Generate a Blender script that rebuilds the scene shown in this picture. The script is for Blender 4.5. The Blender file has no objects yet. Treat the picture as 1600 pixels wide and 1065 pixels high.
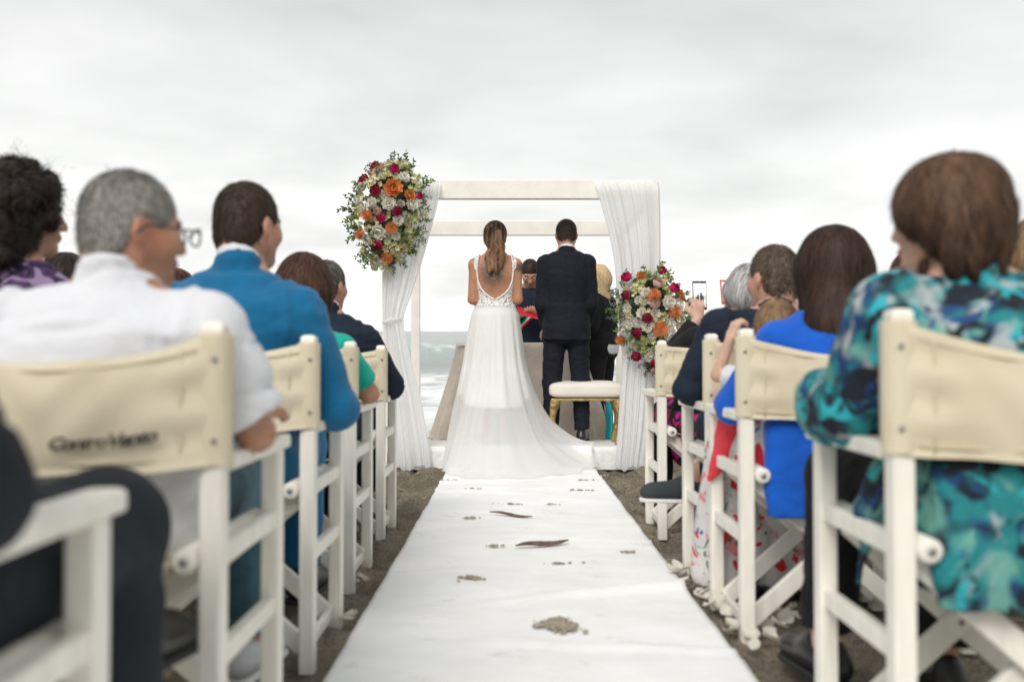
import bpy, bmesh, math, random, time
import numpy as np
import openvdb
from mathutils import Vector, Matrix

T0 = time.time()
random.seed(7); RNG = np.random.default_rng(11)
scene = bpy.context.scene
COL = scene.collection
R_ = math.radians

# ------------------------------------------------------------------ camera
CAMZ = 1.2
cam_d = bpy.data.cameras.new('camera'); cam = bpy.data.objects.new('camera', cam_d); COL.objects.link(cam)
cam.location = (0, 0, CAMZ); cam.rotation_euler = (R_(90), 0, 0)
cam_d.lens = 35.0; cam_d.sensor_width = 36.0; cam_d.shift_y = -15.5 / 1600
cam_d.clip_start = 0.05; cam_d.clip_end = 30000
cam_d.dof.use_dof = True; cam_d.dof.focus_distance = 7.6; cam_d.dof.aperture_fstop = 2.2
scene.camera = cam

# ------------------------------------------------------------------ world: overcast deck over a physical sky
SUN_EL, SUN_AZ = 42, 198           # degrees; azimuth the light comes from (0 = +Y, clockwise)
world = bpy.data.worlds.new('World'); scene.world = world; world.use_nodes = True
wn = world.node_tree.nodes; wl = world.node_tree.links; wn.clear()
w_out = wn.new('ShaderNodeOutputWorld'); w_bg = wn.new('ShaderNodeBackground'); w_bg.inputs[1].default_value = 0.1
sky = wn.new('ShaderNodeTexSky'); sky.sky_type = 'NISHITA'; sky.sun_disc = False
sky.sun_elevation = R_(SUN_EL); sky.sun_rotation = R_(SUN_AZ); sky.dust_density = 3.0
w_tc = wn.new('ShaderNodeTexCoord'); w_sep = wn.new('ShaderNodeSeparateXYZ')
wl.new(w_tc.outputs['Generated'], w_sep.inputs[0])
# project the view direction on a cloud deck: (x, y) / (z + c)
w_add = wn.new('ShaderNodeMath'); w_add.operation = 'ADD'; w_add.inputs[1].default_value = 0.16
w_abs = wn.new('ShaderNodeMath'); w_abs.operation = 'ABSOLUTE'
wl.new(w_sep.outputs[2], w_abs.inputs[0]); wl.new(w_abs.outputs[0], w_add.inputs[0])
w_dx = wn.new('ShaderNodeMath'); w_dx.operation = 'DIVIDE'; w_dy = wn.new('ShaderNodeMath'); w_dy.operation = 'DIVIDE'
wl.new(w_sep.outputs[0], w_dx.inputs[0]); wl.new(w_add.outputs[0], w_dx.inputs[1])
wl.new(w_sep.outputs[1], w_dy.inputs[0]); wl.new(w_add.outputs[0], w_dy.inputs[1])
w_cmb = wn.new('ShaderNodeCombineXYZ'); wl.new(w_dx.outputs[0], w_cmb.inputs[0]); wl.new(w_dy.outputs[0], w_cmb.inputs[1])
w_n1 = wn.new('ShaderNodeTexNoise'); w_n1.inputs['Scale'].default_value = 1.15; w_n1.inputs['Detail'].default_value = 7
w_n1.inputs['Roughness'].default_value = 0.48; w_n1.inputs['Distortion'].default_value = 0.15
wl.new(w_cmb.outputs[0], w_n1.inputs['Vector'])
w_cr = wn.new('ShaderNodeValToRGB')      # the underside of the cloud: grey folds and paler gaps
e = w_cr.color_ramp.elements
e[0].position = 0.30; e[0].color = (4.95, 5.02, 5.0, 1); e[1].position = 0.72; e[1].color = (7.1, 7.13, 7.08, 1)
wl.new(w_n1.outputs['Fac'], w_cr.inputs[0])
w_el = wn.new('ShaderNodeValToRGB')      # thinner, brighter cloud towards the horizon over the sea
e = w_el.color_ramp.elements
e[0].position = 0.0; e[0].color = (1.32, 1.30, 1.27, 1); e[1].position = 0.46; e[1].color = (0.80, 0.81, 0.80, 1)
m_ = w_el.color_ramp.elements.new(0.12); m_.color = (1.13, 1.12, 1.10, 1); m_ = w_el.color_ramp.elements.new(0.22); m_.color = (1.00, 0.995, 0.98, 1); m_ = w_el.color_ramp.elements.new(0.32); m_.color = (0.89, 0.885, 0.875, 1)
wl.new(w_abs.outputs[0], w_el.inputs[0])
w_mul = wn.new('ShaderNodeMix'); w_mul.data_type = 'RGBA'; w_mul.blend_type = 'MULTIPLY'; w_mul.inputs[0].default_value = 1.0
wl.new(w_cr.outputs[0], w_mul.inputs[6]); wl.new(w_el.outputs[0], w_mul.inputs[7])
w_mix = wn.new('ShaderNodeMix'); w_mix.data_type = 'RGBA'; w_mix.inputs[0].default_value = 0.94
wl.new(sky.outputs[0], w_mix.inputs[6]); wl.new(w_mul.outputs[2], w_mix.inputs[7])
wl.new(w_mix.outputs[2], w_bg.inputs[0]); wl.new(w_bg.outputs[0], w_out.inputs[0])

sun_d = bpy.data.lights.new('sun', 'SUN'); sun = bpy.data.objects.new('sun', sun_d); COL.objects.link(sun)
sun_d.energy = 1.5; sun_d.angle = R_(30); sun_d.color = (1.0, 0.965, 0.92)
az, el = R_(SUN_AZ), R_(SUN_EL)
sdir = Vector((math.sin(az) * math.cos(el), math.cos(az) * math.cos(el), math.sin(el)))
sun.rotation_euler = sdir.to_track_quat('Z', 'Y').to_euler(); sun.location = sdir * 30

vs = scene.view_settings; vs.view_transform = 'Standard'; vs.look = 'None'; vs.exposure = 0.58; vs.gamma = 1.0
vs.use_curve_mapping = False
scene.render.engine = 'CYCLES'
scene.cycles.use_denoising = True; scene.cycles.max_bounces = 8; scene.cycles.transparent_max_bounces = 16
scene.cycles.caustics_reflective = False; scene.cycles.caustics_refractive = False

# ------------------------------------------------------------------ helpers: numbers
F = 1555.0
def ground(y):
    """height of the beach: it falls gently towards the sea and steeper past the gazebo"""
    y = np.asarray(y, float)
    return np.where(y < 9.9, 0.41 - 0.029 * y, 0.1229 - 0.09 * (y - 9.9))
def gz(y): return float(ground(y))
def at(px, py, Y): return Vector(((px - 800) / F * Y, Y, CAMZ - (py - 517) / F * Y))
PLAT_Y0, PLAT_Y1, PLAT_X0, PLAT_X1, PLAT_H = 7.45, 9.8, -0.93, 1.05, 0.14
def ptop(y): return 0.41 - 0.029 * y + PLAT_H

def smooth(a, b, x):
    t = np.clip((np.asarray(x, float) - a) / (b - a), 0, 1); return t * t * (3 - 2 * t)
_perm = np.random.default_rng(5).permutation(256); _perm = np.concatenate([_perm, _perm, _perm])
_g3 = np.random.default_rng(6).normal(size=(256, 3)); _g3 /= np.linalg.norm(_g3, axis=1)[:, None]
def pn(P):
    """gradient noise at points (n, 3), about -0.7 .. 0.7"""
    P = np.asarray(P, float); i = np.floor(P).astype(int); f = P - i; i &= 255
    u = f * f * f * (f * (f * 6 - 15) + 10); out = 0
    for dx in (0, 1):
        for dy in (0, 1):
            for dz in (0, 1):
                h = _perm[_perm[_perm[(i[:, 0] + dx) & 255] + ((i[:, 1] + dy) & 255)] + ((i[:, 2] + dz) & 255)]
                g = _g3[h]
                d = (g * (f - (dx, dy, dz))).sum(1)
                w = (u[:, 0] if dx else 1 - u[:, 0]) * (u[:, 1] if dy else 1 - u[:, 1]) * (u[:, 2] if dz else 1 - u[:, 2])
                out = out + w * d
    return out
def fbm(P, oct=4, gain=0.5):
    P = np.asarray(P, float); s = 0; a = 1
    for k in range(oct): s = s + a * pn(P + 17.3 * k); P = P * 2.03; a *= gain
    return s
def p2(x, y, z=0.0):
    x = np.asarray(x, float).ravel(); y = np.asarray(y, float).ravel()
    return np.stack([x, y, np.full_like(x, z)], 1)

# ------------------------------------------------------------------ helpers: objects
def tag(o, label=None, cat=None, group=None, kind=None):
    if label: o['label'] = label
    if cat: o['category'] = cat
    if group: o['group'] = group
    if kind: o['kind'] = kind
    return o
def empty(name, loc=(0, 0, 0), rz=0.0, parent=None):
    o = bpy.data.objects.new(name, None); COL.objects.link(o); o.location = loc; o.rotation_euler = (0, 0, rz)
    o.empty_display_size = 0.1; o.parent = parent
    return o
def link(name, me, mat=None, parent=None):
    if mat is not None and len(me.materials) == 0: me.materials.append(mat)
    o = bpy.data.objects.new(name, me); COL.objects.link(o); o.parent = parent
    return o
def mesh_np(name, V, Q=None, T=None, smooth_=True):
    """mesh from vertex array, quads and triangles"""
    V = np.asarray(V, np.float32).reshape(-1, 3)
    Q = np.zeros((0, 4), int) if Q is None else np.asarray(Q, int).reshape(-1, 4)
    T = np.zeros((0, 3), int) if T is None else np.asarray(T, int).reshape(-1, 3)
    me = bpy.data.meshes.new(name)
    me.vertices.add(len(V)); me.vertices.foreach_set('co', V.ravel())
    loops = np.concatenate([Q.ravel(), T.ravel()]).astype(np.int32)
    me.loops.add(len(loops)); me.loops.foreach_set('vertex_index', loops)
    n = len(Q) + len(T); me.polygons.add(n)
    start = np.concatenate([np.arange(len(Q)) * 4, len(Q) * 4 + np.arange(len(T)) * 3]).astype(np.int32)
    me.polygons.foreach_set('loop_start', start)
    me.polygons.foreach_set('use_smooth', np.full(n, smooth_, bool))
    me.update(calc_edges=True)
    return me
def grid_faces(nu, nv, wrap=False):
    """quads of an nu x nv grid (index = i*nv + j); wrap closes j"""
    i = np.arange(nu - 1)[:, None]; j = np.arange(nv if wrap else nv - 1)[None, :]; j2 = (j + 1) % nv
    return np.stack([i * nv + j, (i + 1) * nv + j, (i + 1) * nv + j2, i * nv + j2], -1).reshape(-1, 4)
def attr(me, name, arr):
    a = me.attributes.new(name, 'FLOAT', 'POINT'); a.data.foreach_set('value', np.asarray(arr, np.float32))
def colattr(me, name, arr):
    a = me.color_attributes.new(name, 'FLOAT_COLOR', 'POINT')
    c = np.ones((len(arr), 4), np.float32); c[:, :3] = arr; a.data.foreach_set('color', c.ravel())
def bm_mesh(name, bm, smooth_=False):
    me = bpy.data.meshes.new(name); bm.to_mesh(me); bm.free()
    if smooth_:
        for p in me.polygons: p.use_smooth = True
    return me
def bevel_bm(bm, w, seg=2):
    bmesh.ops.bevel(bm, geom=list(bm.edges), offset=w, segments=seg, affect='EDGES', profile=0.5, clamp_overlap=True)
def box_mesh(name, lo, hi, bev=0.004, seg=2):
    bm = bmesh.new(); bmesh.ops.create_cube(bm, size=1.0)
    lo, hi = Vector(lo), Vector(hi); c = (lo + hi) / 2; s = hi - lo
    for v in bm.verts: v.co = Vector((v.co.x * s.x + c.x, v.co.y * s.y + c.y, v.co.z * s.z + c.z))
    if bev: bevel_bm(bm, bev, seg)
    return bm_mesh(name, bm)
def bar_mesh(name, a, b, w, d, up=(0, 1, 0), bev=0.004):
    """a rectangular bar from a to b, w across, d along 'up'"""
    a, b = Vector(a), Vector(b); z = (b - a); L = z.length; z.normalize(); y = Vector(up); x = y.cross(z).normalized(); y = z.cross(x)
    bm = bmesh.new(); bmesh.ops.create_cube(bm, size=1.0)
    for v in bm.verts: v.co = a + x * v.co.x * w + y * v.co.y * d + z * (v.co.z + 0.5) * L
    if bev: bevel_bm(bm, bev, 2)
    return bm_mesh(name, bm)
def tube_np(path, rad, n=8, cap=True, sq=None):
    """vertices, quads, tris of a tube along a path"""
    P = np.asarray(path, float); m = len(P); rad = np.broadcast_to(np.asarray(rad, float), (m,))
    Tn = np.gradient(P, axis=0); Tn /= np.linalg.norm(Tn, axis=1)[:, None] + 1e-9
    up = np.array([0, 0, 1.0]) if abs(Tn[:, 2]).mean() < 0.8 else np.array([0, 1.0, 0])
    X = np.cross(up, Tn); X /= np.linalg.norm(X, axis=1)[:, None] + 1e-9; Y = np.cross(Tn, X)
    a = np.linspace(0, 2 * np.pi, n, endpoint=False)
    s1, s2 = sq or (1, 1)
    V = P[:, None] + rad[:, None, None] * (s1 * np.cos(a)[None, :, None] * X[:, None] + s2 * np.sin(a)[None, :, None] * Y[:, None])
    V = V.reshape(-1, 3); Q = grid_faces(m, n, True)[:, ::-1]; T = []
    if cap:
        V = np.concatenate([V, P[[0]], P[[-1]]]); c0, c1 = len(V) - 2, len(V) - 1
        for j in range(n):
            T.append((c0, (j + 1) % n, j)); T.append((c1, (m - 1) * n + j, (m - 1) * n + (j + 1) % n))
    return V, Q, np.array(T, int).reshape(-1, 3)
class Acc:
    """collects pieces of ONE part"""
    def __init__(s): s.V = []; s.Q = []; s.T = []; s.n = 0
    def add(s, V, Q=None, T=None):
        V = np.asarray(V, float).reshape(-1, 3); s.V.append(V)
        if Q is not None and len(Q): s.Q.append(np.asarray(Q, int) + s.n)
        if T is not None and len(T): s.T.append(np.asarray(T, int) + s.n)
        s.n += len(V)
    def mesh(s, name, sm=True):
        return mesh_np(name, np.concatenate(s.V), np.concatenate(s.Q) if s.Q else None, np.concatenate(s.T) if s.T else None, sm)
def copy_tree(o, parent=None):
    c = o.copy(); COL.objects.link(c); c.parent = parent
    for ch in list(o.children): copy_tree(ch, c)
    return c

# ------------------------------------------------------------------ helpers: materials
def srgb(r, g, b):
    f = lambda c: (c / 255 / 12.92) if c / 255 <= 0.04045 else ((c / 255 + 0.055) / 1.055) ** 2.4
    return (f(r), f(g), f(b))
def new_mat(name):
    m = bpy.data.materials.new(name); m.use_nodes = True; nt = m.node_tree
    return m, nt, nt.nodes['Principled BSDF'], nt.nodes['Material Output']
def node(nt, t, **kw):
    n = nt.nodes.new(t)
    for k, v in kw.items():
        if k in ('operation', 'blend_type', 'data_type', 'feature', 'attribute_name', 'noise_dimensions', 'interpolation_type'): setattr(n, k, v)
        else: n.inputs[k.replace('_', ' ')].default_value = v
    return n
def ramp(nt, stops, const=False):
    r = nt.nodes.new('ShaderNodeValToRGB'); cr = r.color_ramp
    if const: cr.interpolation = 'CONSTANT'
    while len(cr.elements) < len(stops): cr.elements.new(0.5)
    for e_, (p, c) in zip(cr.elements, stops): e_.position = p; e_.color = (*c[:3], 1)
    return r
def coords(nt, scale=(1, 1, 1)):
    tc = nt.nodes.new('ShaderNodeTexCoord'); mp = nt.nodes.new('ShaderNodeMapping'); mp.inputs['Scale'].default_value = scale
    nt.links.new(tc.outputs['Object'], mp.inputs[0]); return mp.outputs[0]
def basic(name, col, rough=0.6, var=0.12, vscale=6.0, bump=0.0, bscale=60.0, stretch=(1, 1, 1), metal=0.0, sheen=0.0, spec=0.5, transl=0.0, bdist=0.01, detail=4):
    m, nt, b, out = new_mat(name); L = nt.links
    v = coords(nt, stretch)
    n1 = node(nt, 'ShaderNodeTexNoise', Scale=vscale, Detail=detail); L.new(v, n1.inputs['Vector'])
    d = tuple(max(0, c * (1 - var)) for c in col); u = tuple(min(1, c * (1 + var)) for c in col)
    r = ramp(nt, [(0.3, d), (0.7, u)]); L.new(n1.outputs['Fac'], r.inputs[0]); L.new(r.outputs[0], b.inputs['Base Color'])
    b.inputs['Roughness'].default_value = rough; b.inputs['Metallic'].default_value = metal
    b.inputs['Specular IOR Level'].default_value = spec
    if sheen: b.inputs['Sheen Weight'].default_value = sheen
    if bump:
        n2 = node(nt, 'ShaderNodeTexNoise', Scale=bscale, Detail=3); L.new(v, n2.inputs['Vector'])
        bp = node(nt, 'ShaderNodeBump', Strength=bump, Distance=bdist); L.new(n2.outputs['Fac'], bp.inputs['Height']); L.new(bp.outputs[0], b.inputs['Normal'])
    if transl:
        tr = node(nt, 'ShaderNodeBsdfTranslucent'); L.new(r.outputs[0], tr.inputs[0])
        mx = node(nt, 'ShaderNodeMixShader', Fac=transl); L.new(b.outputs[0], mx.inputs[1]); L.new(tr.outputs[0], mx.inputs[2]); L.new(mx.outputs[0], out.inputs[0])
    return m
def cloth(name, col, rough=0.85, weave=700, wb=0.25, var=0.10, crease=0.5):
    """woven fabric: broad tone changes, creases and a fine weave"""
    m, nt, b, out = new_mat(name); L = nt.links
    v = coords(nt)
    n1 = node(nt, 'ShaderNodeTexNoise', Scale=7, Detail=5); L.new(v, n1.inputs['Vector'])
    d = tuple(max(0, c * (1 - var)) for c in col); u = tuple(min(1, c * (1 + var)) for c in col)
    r = ramp(nt, [(0.3, d), (0.7, u)]); L.new(n1.outputs['Fac'], r.inputs[0]); L.new(r.outputs[0], b.inputs['Base Color'])
    b.inputs['Roughness'].default_value = rough; b.inputs['Specular IOR Level'].default_value = 0.25; b.inputs['Sheen Weight'].default_value = 0.15 if max(col) > .1 else 0.0
    n2 = node(nt, 'ShaderNodeTexNoise', Scale=weave, Detail=1); L.new(v, n2.inputs['Vector'])
    n3 = node(nt, 'ShaderNodeTexNoise', Scale=11, Detail=4, Distortion=1.2); L.new(v, n3.inputs['Vector'])
    b1 = node(nt, 'ShaderNodeBump', Strength=wb, Distance=0.002); L.new(n2.outputs['Fac'], b1.inputs['Height'])
    b2 = node(nt, 'ShaderNodeBump', Strength=crease, Distance=0.02); L.new(n3.outputs['Fac'], b2.inputs['Height']); L.new(b1.outputs[0], b2.inputs['Normal'])
    L.new(b2.outputs[0], b.inputs['Normal'])
    return m
def pattern(name, stops, scale=9, dist=1.5, rough=0.8, seed=0.0, const=True, detail=1.0):
    """printed fabric: blots of several colours"""
    m, nt, b, out = new_mat(name); L = nt.links
    tc = nt.nodes.new('ShaderNodeTexCoord'); mp = nt.nodes.new('ShaderNodeMapping'); mp.inputs['Location'].default_value = (seed, seed * 2, seed * 3)
    L.new(tc.outputs['Object'], mp.inputs[0])
    n1 = node(nt, 'ShaderNodeTexNoise', Scale=scale, Detail=detail, Distortion=dist); L.new(mp.outputs[0], n1.inputs['Vector'])
    r = ramp(nt, stops, const); L.new(n1.outputs['Fac'], r.inputs[0]); L.new(r.outputs[0], b.inputs['Base Color'])
    b.inputs['Roughness'].default_value = rough; b.inputs['Specular IOR Level'].default_value = 0.3
    n3 = node(nt, 'ShaderNodeTexNoise', Scale=12, Detail=4, Distortion=1.0); L.new(mp.outputs[0], n3.inputs['Vector'])
    b2 = node(nt, 'ShaderNodeBump', Strength=0.4, Distance=0.02); L.new(n3.outputs['Fac'], b2.inputs['Height']); L.new(b2.outputs[0], b.inputs['Normal'])
    return m
def print_mat(name, base, layers, rough=0.8):
    """printed fabric: motifs of several colours laid over a ground colour, (colour, scale, from, to, seed, distortion)"""
    m, nt, b, out = new_mat(name); L = nt.links; tc = nt.nodes.new('ShaderNodeTexCoord'); prev = None
    for col, sc, lo_, hi_, seed, dist in layers:
        mp = nt.nodes.new('ShaderNodeMapping'); mp.inputs['Location'].default_value = (seed, seed * 1.7, seed * 2.3); L.new(tc.outputs['Object'], mp.inputs[0])
        n1 = node(nt, 'ShaderNodeTexNoise', Scale=sc, Detail=2.5, Distortion=dist); L.new(mp.outputs[0], n1.inputs['Vector'])
        r = ramp(nt, [(lo_, (0, 0, 0)), (hi_, (1, 1, 1))]); L.new(n1.outputs['Fac'], r.inputs[0])
        mx = node(nt, 'ShaderNodeMix', data_type='RGBA'); L.new(r.outputs[0], mx.inputs[0]); mx.inputs[7].default_value = (*col, 1)
        if prev is None: mx.inputs[6].default_value = (*base, 1)
        else: L.new(prev, mx.inputs[6])
        prev = mx.outputs[2]
    L.new(prev, b.inputs['Base Color']); b.inputs['Roughness'].default_value = rough; b.inputs['Specular IOR Level'].default_value = 0.25
    n3 = node(nt, 'ShaderNodeTexNoise', Scale=12, Detail=4, Distortion=1.0); L.new(tc.outputs['Object'], n3.inputs['Vector'])
    b2 = node(nt, 'ShaderNodeBump', Strength=0.4, Distance=0.02); L.new(n3.outputs['Fac'], b2.inputs['Height']); L.new(b2.outputs[0], b.inputs['Normal'])
    return m
def skin_mat(name, tattoo=False):
    m, nt, b, out = new_mat(name); L = nt.links
    at_ = nt.nodes.new('ShaderNodeAttribute'); at_.attribute_name = 'Col'
    v = coords(nt)
    n1 = node(nt, 'ShaderNodeTexNoise', Scale=18, Detail=5); L.new(v, n1.inputs['Vector'])
    r = ramp(nt, [(0.3, (0.86, 0.82, 0.80)), (0.7, (1.1, 1.08, 1.06))]); L.new(n1.outputs['Fac'], r.inputs[0])
    mx = node(nt, 'ShaderNodeMix', data_type='RGBA', blend_type='MULTIPLY'); mx.inputs[0].default_value = 1
    L.new(at_.outputs['Color'], mx.inputs[6]); L.new(r.outputs[0], mx.inputs[7])
    colout = mx.outputs[2]
    b.inputs['Roughness'].default_value = 0.5; b.inputs['Subsurface Weight'].default_value = 0.12
    b.inputs['Subsurface Radius'].default_value = (1.0, 0.35, 0.2); b.inputs['Subsurface Scale'].default_value = 0.01
    if tattoo:
        a2 = nt.nodes.new('ShaderNodeAttribute'); a2.attribute_name = 'ink'
        n2 = node(nt, 'ShaderNodeTexNoise', Scale=62, Detail=3, Distortion=2.0); L.new(v, n2.inputs['Vector'])
        r2 = ramp(nt, [(0.34, (0, 0, 0)), (0.47, (1, 1, 1))]); L.new(n2.outputs['Fac'], r2.inputs[0])
        ml = node(nt, 'ShaderNodeMath', operation='MULTIPLY'); L.new(a2.outputs['Fac'], ml.inputs[0]); L.new(r2.outputs[0], ml.inputs[1])
        m2 = node(nt, 'ShaderNodeMix', data_type='RGBA'); L.new(ml.outputs[0], m2.inputs[0]); L.new(colout, m2.inputs[6]); m2.inputs[7].default_value = (0.045, 0.04, 0.04, 1)
        colout = m2.outputs[2]
    L.new(colout, b.inputs['Base Color'])
    n3 = node(nt, 'ShaderNodeTexNoise', Scale=160, Detail=2); L.new(v, n3.inputs['Vector'])
    bp = node(nt, 'ShaderNodeBump', Strength=0.15, Distance=0.003); L.new(n3.outputs['Fac'], bp.inputs['Height']); L.new(bp.outputs[0], b.inputs['Normal'])
    return m
def hair_mat(name, dark, light, rough=0.58):
    m, nt, b, out = new_mat(name); L = nt.links
    a = nt.nodes.new('ShaderNodeAttribute'); a.attribute_name = 'rnd'
    v = coords(nt, (1, 1, 0.25)); n1 = node(nt, 'ShaderNodeTexNoise', Scale=26, Detail=4); L.new(v, n1.inputs['Vector'])
    ad = node(nt, 'ShaderNodeMath', operation='MULTIPLY_ADD'); L.new(a.outputs['Fac'], ad.inputs[0]); ad.inputs[1].default_value = 0.5; L.new(n1.outputs['Fac'], ad.inputs[2])
    r = ramp(nt, [(0.42, dark), (1.0, light)]); L.new(ad.outputs[0], r.inputs[0]); L.new(r.outputs[0], b.inputs['Base Color'])
    b.inputs['Roughness'].default_value = rough; b.inputs['Specular IOR Level'].default_value = 0.22
    return m
# ================================================================== SETTING
# ---- sand
def make_sand():
    xs = np.concatenate([-np.geomspace(400, 4.2, 26), np.arange(-4.0, 4.001, 0.040), np.geomspace(4.2, 400, 26)])
    ys = np.concatenate([-np.geomspace(60, 0.6, 14), np.arange(-0.4, 10.6, 0.036), np.geomspace(10.65, 60, 24)])
    X, Y = np.meshgrid(xs, ys, indexing='ij'); x, y = X.ravel(), Y.ravel()
    z = np.maximum(ground(y), -1.2)
    # trampled: overlapping foot hollows, ridges and crumbs
    l = np.abs(pn(p2(x * 4.2, y * 5.5))) * 1.1
    l2 = np.abs(pn(p2(x * 9.5 + 4, y * 12, 3.0)))
    l3 = fbm(p2(x * 26, y * 30, 7.0), 3)
    d = -0.062 + 0.105 * np.clip(l, 0, .6) + 0.085 * l2 + 0.026 * l3 + 0.02 * pn(p2(x * 1.1, y * 1.1, 9))
    far = smooth(5.0, 5.6, y) * (np.abs(x - .07) > .55) * (y < 7.42)
    d = np.clip(d * (1 + .5 * far), -0.085, 0.006) + far * (.030 * np.clip(pn(p2(x * 5 + y, y * 11, 21)), -.3, .5) + .02 * np.abs(pn(p2(x * 13, y * 24, 22))))
    u = np.clip((np.abs(x - 0.07) - 0.50) / 0.10, 0, 1)
    d = np.where(y < 7.45, d * u + (-0.012) * (1 - u), d)
    inside = (x > PLAT_X0 + .04) & (x < PLAT_X1 - .04) & (y > PLAT_Y0 + .04) & (y < PLAT_Y1)
    d = np.where(inside, np.minimum(d, -0.02), d)
    fade = 1 - smooth(9.5, 11.5, y)
    z = z + d * np.where(y < 30, np.maximum(fade, 0.1), 0)
    me = mesh_np('sand', np.stack([x, y, z], 1), grid_faces(len(xs), len(ys))[:, ::-1])
    m, nt, b, out = new_mat('dark_sand'); L = nt.links; v = coords(nt)
    n1 = node(nt, 'ShaderNodeTexNoise', Scale=2.2, Detail=6, Roughness=0.65); L.new(v, n1.inputs['Vector'])
    r = ramp(nt, [(0.28, (0.115, 0.098, 0.074)), (0.5, (0.225, 0.195, 0.150)), (0.75, (0.33, 0.29, 0.23))]); L.new(n1.outputs['Fac'], r.inputs[0])
    n2 = node(nt, 'ShaderNodeTexNoise', Scale=120, Detail=5, Roughness=0.7); L.new(v, n2.inputs['Vector'])
    r2 = ramp(nt, [(0.3, (0.45, 0.45, 0.45)), (0.7, (1.5, 1.47, 1.42))]); L.new(n2.outputs['Fac'], r2.inputs[0])
    mx = node(nt, 'ShaderNodeMix', data_type='RGBA', blend_type='MULTIPLY'); mx.inputs[0].default_value = 1
    L.new(r.outputs[0], mx.inputs[6]); L.new(r2.outputs[0], mx.inputs[7]); L.new(mx.outputs[2], b.inputs['Base Color'])
    b.inputs['Roughness'].default_value = 0.95; b.inputs['Specular IOR Level'].default_value = 0.2
    n3 = node(nt, 'ShaderNodeTexNoise', Scale=38, Detail=6); L.new(v, n3.inputs['Vector'])
    bp = node(nt, 'ShaderNodeBump', Strength=1.0, Distance=0.035); L.new(n3.outputs['Fac'], bp.inputs['Height'])
    bp2 = node(nt, 'ShaderNodeBump', Strength=0.5, Distance=0.003); L.new(n2.outputs['Fac'], bp2.inputs['Height']); L.new(bp.outputs[0], bp2.inputs['Normal'])
    L.new(bp2.outputs[0], b.inputs['Normal'])
    tag(link('beach_sand', me, m), kind='structure')
    return m
M_SAND = make_sand()

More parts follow.
